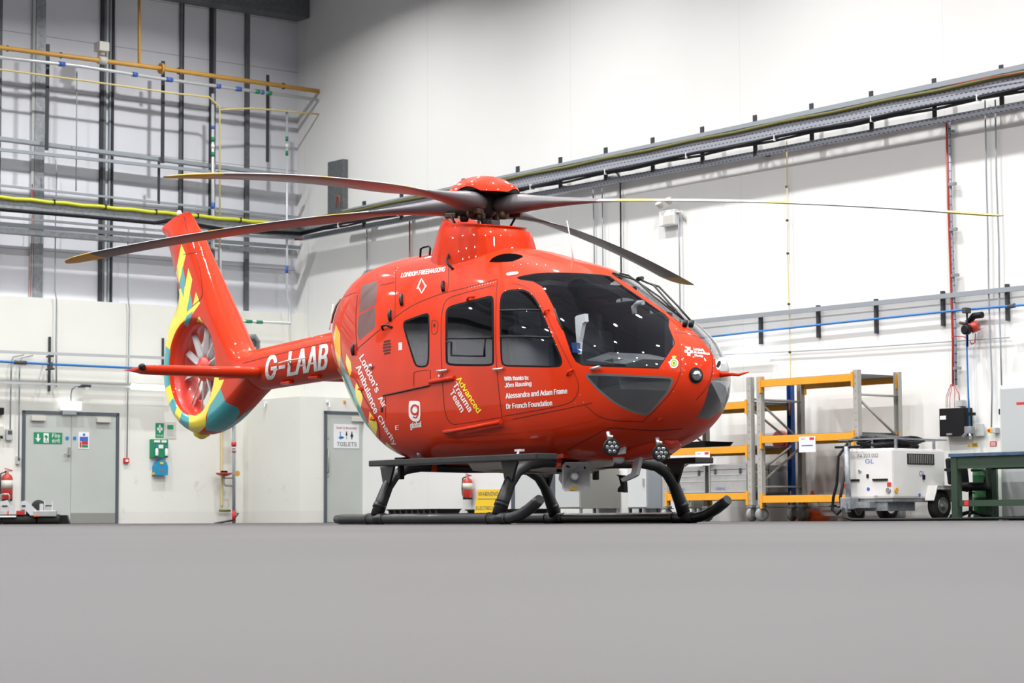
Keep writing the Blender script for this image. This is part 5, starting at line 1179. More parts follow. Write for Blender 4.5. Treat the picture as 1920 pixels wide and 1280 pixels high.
SEAMS = [[(663, 660), (700, 628), (740.6, 594.4), (768.7, 574.5), (799, 560.4), (834, 548.7), (857.8, 542.9), (893, 534.7), (932.7, 523)],
    [(741.8, 500), (742, 530), (740.6, 594)], [(841, 492), (841, 542), (836, 548)], [(670, 553), (666.8, 591), (668, 647), (672.6, 656.5)], [(712.5, 534.7), (740.6, 528.8)], [(646, 556), (667, 548)],
    [(960, 531.7), (976, 533), (994.5, 542), (1010.5, 563.6), (1023.7, 587.5), (1047.6, 640.6), (1069, 683), (1084.8, 715), (1084.8, 733), (1078, 748), (1061, 759), (960, 777.4), (943.7, 779.6)],
    [(932.7, 525), (930, 560), (929, 661), (934.4, 723.3), (941.7, 786)],
    [(928, 534.7), (881, 546), (846, 556), (834, 564), (827.3, 591), (827, 652.5), (830, 723), (833, 765), (838, 784), (845.8, 794), (856, 796), (941.7, 781.7)],
    [(656, 703.5), (668.7, 711), (677, 733.8), (693.8, 765), (708, 786), (712.5, 817), (712.5, 838)],
    [(1265.5, 619.4), (1274.7, 646), (1277.4, 672.5), (1276, 701.7), (1260, 733.6), (1233.6, 762.8), (1207, 788)],
    [(1330.5, 646), (1335.8, 672.5), (1335.8, 699), (1326.5, 725.6), (1305, 749.5)],
    [(1062.5, 843.8), (1110, 818.8), (1135, 803.8), (1150, 800.8), (1185, 805), (1235, 807.5), (1278.8, 803.8)],
    [(776, 700), (776, 723)], [(776, 700), (779, 696), (804, 693)], [(807, 693), (807, 720)], [(810, 601), (822, 600), (820, 626), (809, 627), (810, 601)], [(1265, 622), (1300, 628), (1322, 636)], [(723, 745), (723, 785)],
    [(960, 786), (1080, 762), (1110, 755)], [(1095, 757), (1130, 788), (1207, 790)]]
pstroke('panel_seam', [sm(s_, 2) for s_ in SEAMS], .5, 'seam')
M['rivet_glint'] = mat('rivet_head_sparkle', (.85, .5, .42), .3, .2)  # rivets in a pale tone, their sparkle painted into the colour
rv = []
def riv(L_, st):
    acc = 0
    for a, b in zip(L_, L_[1:]):
        n_ = int(math.hypot(b[0]-a[0], b[1]-a[1])/st)
        for k in range(n_): rv.append(circ(a[0]+(b[0]-a[0])*k/max(1, n_), a[1]+(b[1]-a[1])*k/max(1, n_), .85, .85, 6))
random.seed(8)
riv([(746, 502), (740, 512), (738, 525)], 5); riv([(1268, 617), (1278, 646), (1281, 672), (1279, 702), (1263, 734), (1236, 764)], 21); riv([(1330, 643), (1338, 672), (1337, 700), (1329, 726)], 14)
riv([(1088, 740), (1079, 755), (1110, 753)], 12); riv([(948, 545), (975, 541), (997, 551), (1013, 574), (1029, 614), (1050, 662)], 16); riv([(880, 540), (900, 535), (935, 527)], 5); riv([(963, 498), (990, 494), (1040, 499)], 13); riv([(850, 500), (862, 492), (890, 478)], 9)
ppoly('rivet_glint', rv, 'rivet_glint', None, .003, 999)
# livery lettering
ptext('LONDON FREEMASONS', (752, 520.8), (834, 509), (1.6, -9), bold=.02, shear=.1)
pstroke('square_and_compasses', [[(782.5, 541.5), (790.5, 522.5), (799, 537.5)], [(784, 537), (791, 549.5), (799.5, 534.5)]], 1.1, 'white', None, .003)
ptext('With thanks to:', (946.2, 714), (991.7, 711.6), (-.3, -8.4), bold=.012)
ptext('Jörn Rausing', (947.5, 728.8), (996.9, 725.0), (-.4, -11), bold=.014)
ptext('Alessandra and Adam Frame', (949, 747.3), (1064, 737.6), (-.5, -10.2), bold=.018)
ptext('Dr French Foundation', (950, 766.7), (1035.7, 760), (-.5, -10.2), bold=.018)
ptext('Advanced', (855.5, 711), (895.5, 775), (7.5, -7), 'yeltext', bold=.02)
ptext('Trauma', (849, 722), (879.5, 773), (7.5, -7), bold=.02); ptext('Team', (843, 735.5), (864.6, 773.5), (7.5, -7), bold=.02)
ptext("London's", (674, 671.5), (705, 737), (8.0, -8.2), bold=.02); ptext('Air', (709, 747), (719, 765), (6.5, -7), bold=.02)
ptext('Ambulance', (667.5, 689), (702.5, 777), (8.0, -8.2), bold=.024); ptext('Charity', (706.5, 784), (737.5, 838), (7.5, -7.5), bold=.02)
ptext('global', (769.8, 806.5), (790.6, 803.5), (-.2, -15), bold=.02); ptext('E', (742, 806), (748, 805), (-.2, -8.5), bold=.0)
gx = smoothpoly([(767, 753), (770, 751), (785, 751.3), (788.5, 755), (788.7, 785), (784, 790.5), (775, 789.5), (769, 784), (766.6, 778)], 1)
ppoly('logo_plate', [gx], 'white', None, .003); annulus('logo_ring', 778.2, 768, 8.2, 10.5, .62, 'redplain', None, .0045)
pstroke('logo_hook', [sm([(785, 760), (785, 774), (781, 784), (775, 781)], 1)], 1.2, 'redplain', None, .0048)
# nose marks
ppoly('cross_mark', [[(1288.5, 650.5), (1294.5, 651), (1294, 667.5), (1288.5, 667)], [(1283.6, 656), (1299, 657.5), (1298.8, 662.5), (1283.6, 661)]], 'white'); ppoly('cross_centre', [circ(1291.3, 658.8, 2.6, 1.8, 10)], 'redplain', None, .0042)
ptext("London's", (1300.8, 656.8), (1318.6, 658.6), (0, -4.6), bold=.02, cell=8); ptext('Air Ambulance', (1300.8, 662.6), (1330, 665.4), (0, -4.6), bold=.02, cell=8); ptext('Charity', (1302, 669), (1318, 670.3), (0, -4.8), bold=.02, cell=8)
ppoly('badge', [circ(1263.6, 681, 8.2, 9.2, 24)], 'green'); annulus('badge_ring', 1263.6, 681, 8, 9, .72, 'paper', None, .004); annulus('badge_ring', 1263.6, 681, 4.4, 5, .5, 'signyel', None, .0045); ppoly('badge_crown', [[(1260.5, 671.5), (1266.8, 671.5), (1267.8, 667), (1265.5, 669), (1263.7, 666), (1261.7, 669), (1259.6, 667)]], 'signyel', None, .004)
ppoly('shield', [[(1341, 675), (1351, 675.5), (1351.5, 686), (1348, 692), (1345.5, 694), (1341.8, 688)]], 'white'); ppoly('shield_mark', [[(1346, 677), (1350.5, 676.5), (1350.8, 683), (1346, 690), (1341.6, 686.5)], ], 'blk', None, .0045)
ppoly('sticker', [[(747.5, 642), (754.5, 641.5), (754.5, 656), (747.5, 656.5)]], 'lightplastic')
ppoly('air_intake_shade', [sm([(917.5, 491.3), (923.4, 483.5), (939.8, 476.5), (960.9, 475), (984, 480), (970, 486.6), (958.5, 490.5), (935, 491.5)], 1)], 'intakeshade', label='flat black patch painted for the shade inside the intake')  # no hollow here: the intake's inner shade is a flat black patch
ppoly('fuel_flap', [[(813, 607), (816.5, 606.8), (816.5, 612.5), (813, 612.7)], [(714, 764), (718.5, 763.5), (718.5, 772), (714, 772.5)]], 'blk')
ppoly('louvre', [[(718+dx, 640+k*5.6-.9), (734-dx, 637.5+k*5.6-.9), (734-dx, 639.8+k*5.6), (718+dx, 642.6+k*5.6)] for k, dx in enumerate((2, .8, 0, .8, 2.5))], 'seam')
M['roofl'] = M['white']; ppoly('position_light', [sm([(949, 514.5), (952, 511), (970, 509), (973, 511), (971, 514.5), (953, 517)], 1)], 'lightplastic', None, .004)
# hardware on the skin
def on(px, py, out=.02):
    for k in range(60):      # a point just off the edge slides back to the skin
        p = SB.hit(px, py, out)
        if p is not None: return p
        px, py = px+(1000-px)*.01, py+(650-py)*.01
def bar(nm, pts, r, mt, seg=8, out=None, label=None): return hpart(nm, MB().tube([on(x, y, o) for x, y, o in pts], r, 0, seg), mt, None, label)
bar('grab_handle', [(788, 482, .0), (786.5, 474, .07), (790, 471, .08), (801, 468.5, .08), (804.5, 471, .06), (805.5, 478, .0)], .010, 'blk')
bar('grab_handle', [(860, 481, .0), (856, 476, .05), (853, 477, .07), (845.5, 498, .07), (846, 502, .05), (850, 505, .0)], .012, 'blk')
bar('grab_handle', [(718, 618, .0), (722, 614, .04), (730, 611.5, .04), (736, 614, .0)], .011, 'blk')
for x, y, h in ((754.5, 563, 9), (832.5, 538, 8), (733, 592, 9), (664, 656, 9)):
    a, c = on(x, y-h, .012), on(x+.5, y+h, .012); m_ = (a+c)/2
    ppoly('latch_recess', [[(x-5, y-h-1), (x+4, y-h-3), (x+3.5, y+h), (x-5, y+h+2)]], 'redmat', None, .0035)
    hpart('latch', MB().tube([a, m_+SB.normal(m_)*.012, c], .018, 0, 8), 'blk')
for x, y in ((822, 693), (927, 690)): bar('door_handle', [(x, y+2, .012), (x+4, y+3, .03), (x+15, y+2.2, .03), (x+18, y, .01)], .012, 'steel', label='chrome door handle')
bar('air_probe', [(1109, 691.5, .01), (1118, 691, .03), (1129, 688.5, .035)], .014, 'steel', label='silver probe')
for x, y, x2, y2 in ((1021, 590, 1030, 580), (1064, 703, 1075, 692), (876, 563, 890, 556), (676, 727, 680, 731), (697, 782, 703, 787)): bar('hinge', [(x, y, .005), ((x+x2)/2, (y+y2)/2, .03), (x2, y2, .005)], .010, 'redplain')
bar('door_step_rail', [(834, 809, .01), (860, 804.5, .035), (900, 797.5, .035), (944, 789, .035)], .019, 'redplain'); bar('slide_rail', [(719, 741.5, .006), (760, 732.5, .008), (806, 722.5, .01)], .008, 'seam')
bar('slide_rail_cover', [(806, 716, .0), (812, 715, .012), (849, 709, .014), (852, 708, .0)], .022, 'redplain'); bar('door_latch', [(824.5, 702, .006), (824.8, 711, .006)], .010, 'steel')
bar('window_frame_bar', [(840, 634, .004), (880, 634, .004), (922, 633.5, .004)], .010, 'blk'); bar('window_frame_bar', [(838, 640, .004), (846, 642, .004), (846, 666, .004), (880, 667, .004), (908, 667, .004), (909, 636, .004)], .008, 'blk')
bar('window_frame_bar', [(938, 582, .003), (975, 581, .003), (1013, 581.5, .003)], .008, 'blk'); bar('window_frame_bar', [(939, 631, .003), (980, 631, .003), (1033, 633, .003)], .011, 'blk')
bar('window_frame_bar', [(1040, 579, .003), (1047, 600, .006), (1056, 617, .006)], .008, 'blk')
for x, y, o in ((700, 698, .02),): hpart('camera_dome', MB().lathe([(.03, 0), (.028, .02), (.015, .035)], on(697, 687, 0), Matrix.Rotation(PI/2, 3, 'X'), 0, 14), 'steel')
# nose landing lamp
ppoly('lamp_recess', [circ(1304.5, 703.5, 13.2, 15, 24)], 'blk', None, .004)
lp = on(1305.5, 704, .004); ln = SB.normal(lp); LQ = ln.to_track_quat('Z', 'Y').to_matrix(); LQ2 = ((ln+(HC-lp).normalized()*.8).normalized()).to_track_quat('Z', 'Y').to_matrix()
lt_ = hpart('landing_lamp', MB().lathe([(.052, -.02), (.052, .014), (.046, .016)], lp, LQ2, 0, 24), 'blk'); hpart('lamp_lens', MB().lathe([(.043, .010), (.040, .020), (.01, .024)], lp, LQ2, 0, 20), 'lens', lt_)
# wiper arms, windscreen centre post fittings
for k, (px, py) in enumerate(((1283, 613), (1294, 614))):
    b0 = on(px, py, .01); wpp = hpart('wiper', MB().tube([b0, on(px-1, py-3, .05)], .022, 0, 10).tube([on(px-1, py-2, .045), on(px-30, py-28, .07), on(px-64, py-63, .08), on(px-84, py-78, .05)], .009, 0, 8), 'blk')
    hpart('wiper_blade', MB().tube([on(px-2-30*k, py-6-18*k, .035), on(px-60, py-52, .03), on(px-92-26*k, py-82-10*k, .03), on(px-136+2*k, py-98, .02) or on(px-92, py-78, .03)], .008, 0, 6), 'blk', wpp)
hpart('wiper_motor_cover', MB().tube([on(1192, 533, .05), on(1202, 530, .06)], .02, 0, 8), 'blk')
pt = on(1352, 702, .0) or on(1348, 702, .0)
if pt: hpart('pitot_tube', MB().tube([pt, pt+V((.10, .02, .0)), pt+V((.17, .05, -.01)), pt+V((.24, .10, .012))], .013, 0, 8, [.024, .016, .012, .005]), 'redplain')
# mast fairing
def ell(a, b, z, cx=0, n=40, tilt=0.0, e=2.4):
    out = []
    for k in range(n):
        t_ = 2*PI*k/n; c, s_ = cos(t_), sin(t_); x = cx+a*math.copysign(abs(c)**(2/e), c); out.append((x, b*math.copysign(abs(s_)**(2/e), s_), z-tilt*(x-cx)))
    return out
mf = MB().loft([ell(.66, .43, 2.40, .0), ell(.635, .415, 2.56, .0), ell(.61, .395, 2.64, .0, tilt=.03), ell(.585, .375, 2.72, .005, tilt=.04), ell(.55, .355, 2.80, .01, tilt=.055), ell(.505, .335, 2.83, .0, tilt=.09), ell(.475, .325, 2.86, .0, tilt=.11), ell(.49, .33, 2.872, .02, tilt=.12), ell(.465, .315, 2.876, .03, tilt=.12), ell(.42, .26, 2.80, .03, tilt=.12)], cap=False)
for v in mf.bm.verts:
    if v.co.z > 2.78 and v.co.x < -.05: v.co.z += .06*min(1, (-.05-v.co.x)/.35)*min(1, (v.co.z-2.78)/.1)
hpart('mast_fairing', mf, 'redplain')
hpart('fairing_deck', MB().loft([ell(.42, .26, 2.80, .03, tilt=.12), ell(.1, .1, 2.81, .03)], cap=True), 'hubdark')
# forward cowl over the cabin roof
hpart('transparent_intake_cover', MB().loft([[hp(666, 528, -.25), hp(681, 514, -.12), hp(700, 508, -.05), hp(706, 520, -.2)], [hp(672, 524, -.22), hp(684, 507, -.06), hp(706, 502, .0), hp(708, 514, -.1)]], smooth=False), 'glassc')
hpart('exhaust_rim', MB().tube([hp(639, 560, -.12), hp(631, 573, -.16), hp(625, 590, -.19), hp(622, 606, -.2)], .012, 0, 10, [.008, .012, .013, .008]), 'hubbrown', label='pale metal exhaust outlet rim')
hpart('roof_antenna', MB().tube([hp(1075, 487, 0), hp(1070, 450, 0), hp(1063, 414, 0)], .005, 0, 6, [.009, .006, .004]), 'paper'); hpart('whip_antenna', MB().tube([hp(618, 618, 0), hp(622, 590, 0), hp(624, 570, 0)], .008, 0, 6), 'paper')

# ------------------------------------------------------------------ interior
fl = MB()
fl.bx(-.5, 1.9, -.60, .60, .80, .84).bx(1.9, 2.5, -.45, .45, .80, .84); hpart('cabin_floor', fl, 'dark')
def sec_poly(l, sc=.97): 
    s_ = section(l); a = [(sec_pt(s_, -PI/2+PI*j/24)) for j in range(25)]
    zc = 1.4; L_ = [V((l, y*sc, zc+(z-zc)*sc)) for y, z in a]; return L_+[V((l, -p.y, p.z)) for p in L_[::-1][1:-1]]
bk = MB(); bk.bm.faces.new([bk.bm.verts.new(p) for p in sec_poly(-.62)]); bk.bm.faces.new([bk.bm.verts.new(p+V((-.03, 0, 0))) for p in sec_poly(-.62)][::-1]); hpart('rear_bulkhead', bk, 'dark')
hl_ = MB().bx(-.6, 1.75, -.5, .5, 2.12, 2.16); hpart('headliner', hl_, 'dark')
def seat(x, y, kind, z=.84):
    s_ = hpart('seat', MB().box((x, y, z+.30), (.46, .46, .12), 0, None, .04).box((x-.24, y, z+.62), (.11, .44, .66), 0, Matrix.Rotation(-.16, 3, 'Y'), .04), kind)
    hpart('headrest', MB().box((x-.32, y, z+1.02), (.09, .26, .18), 0, Matrix.Rotation(-.16, 3, 'Y'), .035), kind, s_); hpart('seat_base', MB().box((x, y, z+.12), (.34, .34, .24)), 'darkgrey', s_)
    return s_
for y in (-.36, .36): seat(1.55, y, 'greyseat')
for y in (-.45, 0, .45): seat(.1, y, 'dark')
hpart('port_window_blocker', MB().bx(-.55, 1.0, .50, .70, .84, 2.05, 0, .02).bx(1.0, 1.75, .55, .66, .84, 2.05, 0, .02).bx(1.75, 2.15, .50, .60, .84, 1.9, 0, .02), 'dark')  # added dark panels that keep the bright wall from showing through the port windows
hpart('cabin_light_blocker', MB().bx(1.08, 1.12, -.1, .66, .84, 2.1, 0, .01), 'dark')  # added dark sheet, blocks light seen across the cabin
ip = hpart('instrument_panel', MB().prism([(2.28, .84), (2.62, .84), (2.66, 1.15), (2.55, 1.42), (2.38, 1.40), (2.30, 1.10)], -.40, .46), 'darkgrey')
hpart('glare_shield', MB().loft([[(2.24, -.46, 1.42), (2.24, -.2, 1.50), (2.24, .25, 1.50), (2.24, .5, 1.42), (2.24, .5, 1.38), (2.24, -.46, 1.38)], [(2.72, -.40, 1.36), (2.72, -.2, 1.41), (2.72, .22, 1.41), (2.72, .44, 1.36), (2.72, .42, 1.33), (2.72, -.38, 1.33)]], smooth=False), 'darkgrey', ip)
hpart('centre_console', MB().bx(1.9, 2.3, -.12, .12, .84, 1.1, 0, .02), 'darkgrey', ip)
for y in (-.36, .36): hpart('control_stick', MB().tube([(2.0, y, .84), (2.06, y, 1.05), (1.98, y, 1.25)], .016), 'blk')
hpart('door_pillar_trim', MB().prism([(hp(x, y, -.5).x, hp(x, y, -.5).z) for x, y in ((1083, 595), (1086, 592), (1101, 588), (1102, 603), (1097, 607), (1091, 640), (1089, 664), (1086, 640), (1084, 615))], -.53, -.49), 'paper')
hpart('map_card', MB().prism([(hp(x, y, -.52).x, hp(x, y, -.52).z) for x, y in ((1073, 642), (1088, 643), (1088, 661), (1075, 661))], -.53, -.52), 'signblue')
hpart('overhead_frame', MB().tube([hp(1190, 588, .3), hp(1188, 576, .3), hp(1196, 568, .3), hp(1206, 567, .3)], .022), 'paper')

# ------------------------------------------------------------------ tail boom
def boom_ring(l, n=40):
    f = (-2.3-l)/(5.1-2.3); zc = 1.80-.10*f; r = .245-.03*f
    return [(l, r*cos(2*PI*k/n)*.96, zc+r*sin(2*PI*k/n)) for k in range(n)]
bl = [-2.3-.1*k for k in range(29)]
b3 = MB().loft([boom_ring(l) for l in bl], cap=False); SBM = Surf(b3.bm.copy())
bo = hpart('tail_boom', b3, 'red'); shade(bo, SBM)
hpart('boom_spine', MB().loft([[(l, -.10, 1.95-.13*(-2.4-l)/2.7), (l, -.075, 2.055-.125*(-2.4-l)/2.7), (l, .075, 2.055-.125*(-2.4-l)/2.7), (l, .10, 1.95-.13*(-2.4-l)/2.7)] for l in (-2.4, -3.3, -4.2, -4.85)]), 'redplain', bo)
pstroke('panel_seam', [[(622, 640), (560, 654), (500, 669), (455, 681)]], .6, 'seam', SBM, .003)
ptext('G-LAAB', (498.5, 713), (613.5, 692.5), (1, -45), 'white', SBM, .03, .12, 5, (2, -49.5), .004, 1.0)
for x, y in ((538, 718), (590, 708)): 
    q = SBM.hit(x, y-4, .0)
    if q is not None: hpart('boom_antenna', MB().box(q+V((0, .0, -.02)), (.20, .06, .03), 0, None, .01), 'redplain')
q0, q1 = SBM.hit(545, 692, .03), SBM.hit(535, 676, .03)
hpart('hf_aerial', MB().tube([SBM.hit(527, 681, .03), SBM.hit(548, 676, .05), SBM.hit(580, 671, .05)], .008, 0, 6).tube([SBM.hit(548, 676, .05), SBM.hit(545, 684, .0)], .012, 0, 6), 'cream')
# ------------------------------------------------------------------ fin and shrouded tail rotor
FIN = [(-4.3, 1.96), (-4.62, 1.955), (-4.78, 2.0), (-5.035, 2.28), (-5.39, 2.71), (-5.80, 3.22), (-6.15, 3.66), (-6.24, 3.735), (-6.45, 3.745), (-6.7, 3.71), (-6.98, 3.63), (-6.99, 3.58), (-6.84, 3.50), (-6.76, 3.32), (-6.57, 2.975), (-6.46, 2.68), (-6.47, 2.50), (-6.57, 2.28), (-6.64, 2.05), (-6.66, 1.82), (-6.62, 1.58), (-6.50, 1.36), (-6.30, 1.19), (-6.05, 1.08), (-5.75, 1.04), (-5.42, 1.07), (-5.1, 1.17), (-4.8, 1.31), (-4.5, 1.46), (-4.3, 1.52)]
FINS = smoothpoly(FIN, 1)
DC, DR = V((-5.80, 1.825)), .545
def seg_d(p, a, b):
    ab = (b[0]-a[0], b[1]-a[1]); t_ = max(0, min(1, ((p[0]-a[0])*ab[0]+(p[1]-a[1])*ab[1])/(ab[0]**2+ab[1]**2+1e-12))); return math.hypot(p[0]-a[0]-ab[0]*t_, p[1]-a[1]-ab[1]*t_)
def thick(x, z):
    n_ = len(FINS); dl = dt = 9
    for i in range(n_):
        a, b = FINS[i-1], FINS[i]; mx, mz = (a[0]+b[0])/2, (a[1]+b[1])/2; d = seg_d((x, z), a, b)
        if mx > -4.32: continue
        lead = mz > 1.9 and mx > -6.22 and not (mx < -6.3)
        if lead: dl = min(dl, d)
        else: dt = min(dt, d)
    T = .20 if z < 2.4 else .20-.085*min(1, (z-2.4)/1.2)
    fr_ = lambda d, D: sqrt(max(0, 1-(1-min(1, d/D))**2))
    up = min(1, max(0, (z-2.35)/.4))
    fl_ = fr_(dl, .20); ft = fr_(dt, .17)*(1-up)+up*min(1, (dt/.34+.08))
    y = T*min(fl_, 1)*ft
    dh = math.hypot(x-DC.x, z-DC.y)-DR
    if dh < .07: y -= .05*(1-max(0, dh)/.07)**2
    return max(0, y)
fb = bmesh.new(); stp = .035
xs = [-7.05+stp*k for k in range(int(2.8/stp)+1)]; zs_ = [1.0+stp*k for k in range(int(2.8/stp)+1)]
gv = [[fb.verts.new((x, 0, z)) for z in zs_] for x in xs]
for i in range(len(xs)-1):
    for j in range(len(zs_)-1): fb.faces.new((gv[i][j], gv[i][j+1], gv[i+1][j+1], gv[i+1][j]))
def cutpoly(b_, P):
    for i in range(len(P)):
        a, c = P[i-1], P[i]; ex0, ex1, ez0, ez1 = min(a[0], c[0])-.001, max(a[0], c[0])+.001, min(a[1], c[1])-.001, max(a[1], c[1])+.001
        fs = [f for f in b_.faces if max(v.co.x for v in f.verts) > ex0 and min(v.co.x for v in f.verts) < ex1 and max(v.co.z for v in f.verts) > ez0 and min(v.co.z for v in f.verts) < ez1]
        if fs: bmesh.ops.bisect_plane(b_, geom=fs+list({e for f in fs for e in f.edges})+list({v for f in fs for v in f.verts}), plane_co=(a[0], 0, a[1]), plane_no=V((c[1]-a[1], 0, -(c[0]-a[0]))).normalized(), dist=1e-5)
cutpoly(fb, FINS)
bmesh.ops.delete(fb, geom=[f for f in fb.faces if not inpoly(f.calc_center_median().x, f.calc_center_median().z, FINS)], context='FACES')
for d in (.006, .018, .045, .09): 
    P = inset(FINS, d); cutpoly(fb, P)
HOLE = [(DC.x+DR*cos(2*PI*k/48), DC.y+DR*sin(2*PI*k/48)) for k in range(48)]
cutpoly(fb, [(DC.x+(DR+.035)*cos(2*PI*k/48), DC.y+(DR+.035)*sin(2*PI*k/48)) for k in range(48)])
cutpoly(fb, HOLE)
bmesh.ops.delete(fb, geom=[f for f in fb.faces if inpoly(f.calc_center_median().x, f.calc_center_median().z, HOLE)], context='FACES')
bmesh.ops.remove_doubles(fb, verts=fb.verts, dist=1e-5)
fb.normal_update()
yth = {}
for v in fb.verts: v.co.y = -thick(v.co.x, v.co.z)
fb.normal_update()
if sum(f.normal.y for f in fb.faces) > 0: bmesh.ops.reverse_faces(fb, faces=fb.faces)
SFN = Surf(fb.copy())
fl2 = fb.faces.layers.int.new('part')
def rg(k, t): return (358+k*41*cos(RAD(t)), 690+k*89*sin(RAD(t)))
def ring_seg(t0, t1, k0=1.0, k1=1.9, n=6): return [rg(k0, t0+(t1-t0)*i/n) for i in range(n+1)]+[rg(k1, t1+(t0-t1)*i/n) for i in range(n+1)]
YF = [[(340, 457), (348.5, 477), (336, 531), (329.5, 511)], [(353, 502), (360.5, 523.7), (349.6, 586), (343, 559.7)], [(367.5, 547), (375, 568.6), (361, 588), (350, 596), (352, 583), (361, 575)],
      ring_seg(-98, -158, 1.04, 1.75), ring_seg(-200, -217), ring_seg(-232, -245), [(353, 777), (366, 779), (378, 770), (390, 745), (399, 716), (400, 704), (423, 704), (412, 732), (393, 760), (386, 780), (385.5, 799), (372, 812), (354, 806)],
      [(373, 592.5), (381.6, 607), (392, 631), (401.5, 657), (399, 669), (394, 668), (388, 640), (380, 615), (368, 604)]]
TF = [[(342.4, 498.6), (347.5, 523.7), (344, 558), (337, 533)], [(356.8, 549), (361, 573), (351, 585), (350, 580)], ring_seg(-158, -200, 1.0, 1.9), ring_seg(-217, -232), ring_seg(-245, -265), [(413, 728), (423.5, 753.7), (447, 765), (450, 775), (434, 800), (408, 810), (386, 806), (385.5, 799), (391, 765)], [(362, 583), (352, 612), (345, 608), (350, 592)]]
for P in TF: imprint(fb, P, 3, fl2, {0})
for P in YF: imprint(fb, P, 2, fl2, {0})
def ex2(b_, l_, mir):
    mp = {}; vs = []; fs = []; mi = []
    for f in b_.faces:
        idx = []
        for v in f.verts:
            if v not in mp: mp[v] = len(vs); vs.append((v.co.x, -v.co.y if mir else v.co.y, v.co.z))
            idx.append(mp[v])
        fs.append(idx[::-1] if mir else idx); mi.append({2: 1, 3: 2}.get(f[l_], 0))
    return vs, fs, mi
A1, A2 = ex2(fb, fl2, False), ex2(fb, fl2, True); n1 = len(A1[0])
me = bpy.data.meshes.new('tail_fin'); me.from_pydata(A1[0]+A2[0], [], A1[1]+[[i+n1 for i in f] for f in A2[1]]); me.update()
for m_ in ('red', 'yel', 'teal'): me.materials.append(M[m_])
for p_, k in zip(me.polygons, A1[2]+A2[2]): p_.material_index = k
fo = bpy.data.objects.new('tail_fin', me); COL.objects.link(fo); fo.parent = H.e
for p_ in me.polygons: p_.use_smooth = True
nn = []
for v in me.vertices:
    q = V(v.co)
    if q.y > 0: n_ = SFN.normal(V((q.x, -q.y, q.z))); n_ = V((n_.x, -n_.y, n_.z))
    else: n_ = SFN.normal(q)
    nn.append(n_)
me.normals_split_custom_set_from_vertices(nn)
hy = max(.02, thick(DC.x+DR+.001, DC.y))
duct = MB(); sg = 48
rr2 = [(DR, -hy), (DR-.025, -hy*.75), (DR-.035, -hy*.3), (DR-.035, hy*.5), (DR, hy)]
duct.loft([[(DC.x+r*cos(2*PI*k/sg), y, DC.y+r*sin(2*PI*k/sg)) for k in range(sg)] for r, y in rr2], cap=False)
for f in duct.bm.faces:
    if f.normal.dot(f.calc_center_median()-V((DC.x, f.calc_center_median().y, DC.y))) > 0: f.normal_flip()
M['duct'] = mat('duct_red', (.60, .035, .02), .35, 0, .6)
hpart('duct_wall', duct, 'duct', fo)
hb = hpart('tail_rotor_hub', MB().lathe([(.15, -.06), (.15, .03), (.12, .07), (.04, .10)], (DC.x, .0, DC.y), Matrix.Rotation(PI/2, 3, 'X'), 0, 28), 'duct')
for k in range(10):
    a = RAD(10+36*k+(5 if k % 3 == 0 else 0)); d = V((cos(a), 0, sin(a))); q = V((-sin(a), 0, cos(a))); rr_ = []
    for r, c in ((.13, .05), (.2, .085), (.35, .085), (.50, .08)):
        o_ = V((DC.x, -.02, DC.y))+d*r; tw = .9-.8*(r-.13)
        ax = q*cos(tw)+V((0, -1, 0))*sin(tw); nx = ax.cross(d).normalized()
        rr_.append([o_-ax*c*.5, o_-ax*c*.2+nx*.007, o_+ax*c*.3+nx*.006, o_+ax*c*.5, o_+ax*c*.3-nx*.004, o_-ax*c*.2-nx*.004])
    hpart('tail_rotor_blade', MB().loft(rr_), 'lightplastic')
hpart('tail_gearbox', MB().lathe([(.12, .0), (.13, -.1), (.1, -.2)], (DC.x, .06, DC.y), Matrix.Rotation(PI/2, 3, 'X'), 0, 24), 'paper')
for k in range(9):
    a = RAD(22+40*k); d = V((cos(a), 0, sin(a))); hpart('stator_vane', MB().loft([[V((DC.x, .12, DC.y))+d*r+V((0, -.05, 0)), V((DC.x, .12, DC.y))+d*r+V((-sin(a)*.008, 0, cos(a)*.008)), V((DC.x, .12, DC.y))+d*r+V((0, .05, 0)), V((DC.x, .12, DC.y))+d*r-V((-sin(a)*.008, 0, cos(a)*.008))] for r in (.1, .51)]), 'lightplastic')
bump = hp(383, 806, -.02); hpart('tail_bumper', MB().lathe([(.02, -.1), (.09, -.06), (.11, 0), (.10, .05)], V((bump.x-.1, 0, 1.10)), None, 0, 20), 'yel')
hpart('fin_beacon', MB().lathe([(.03, 0), (.03, .05), (.015, .07)], hp(336, 402, 0)-V((0, 0, .02)), None, 0, 14), 'paper')
pstroke('panel_seam', [[(344, 477), (362, 474), (385, 470)], [(361, 574), (377, 560), (380, 548), (376, 510), (366, 470), (350, 430), (345, 405)]], .45, 'seam', SFN, .003) 
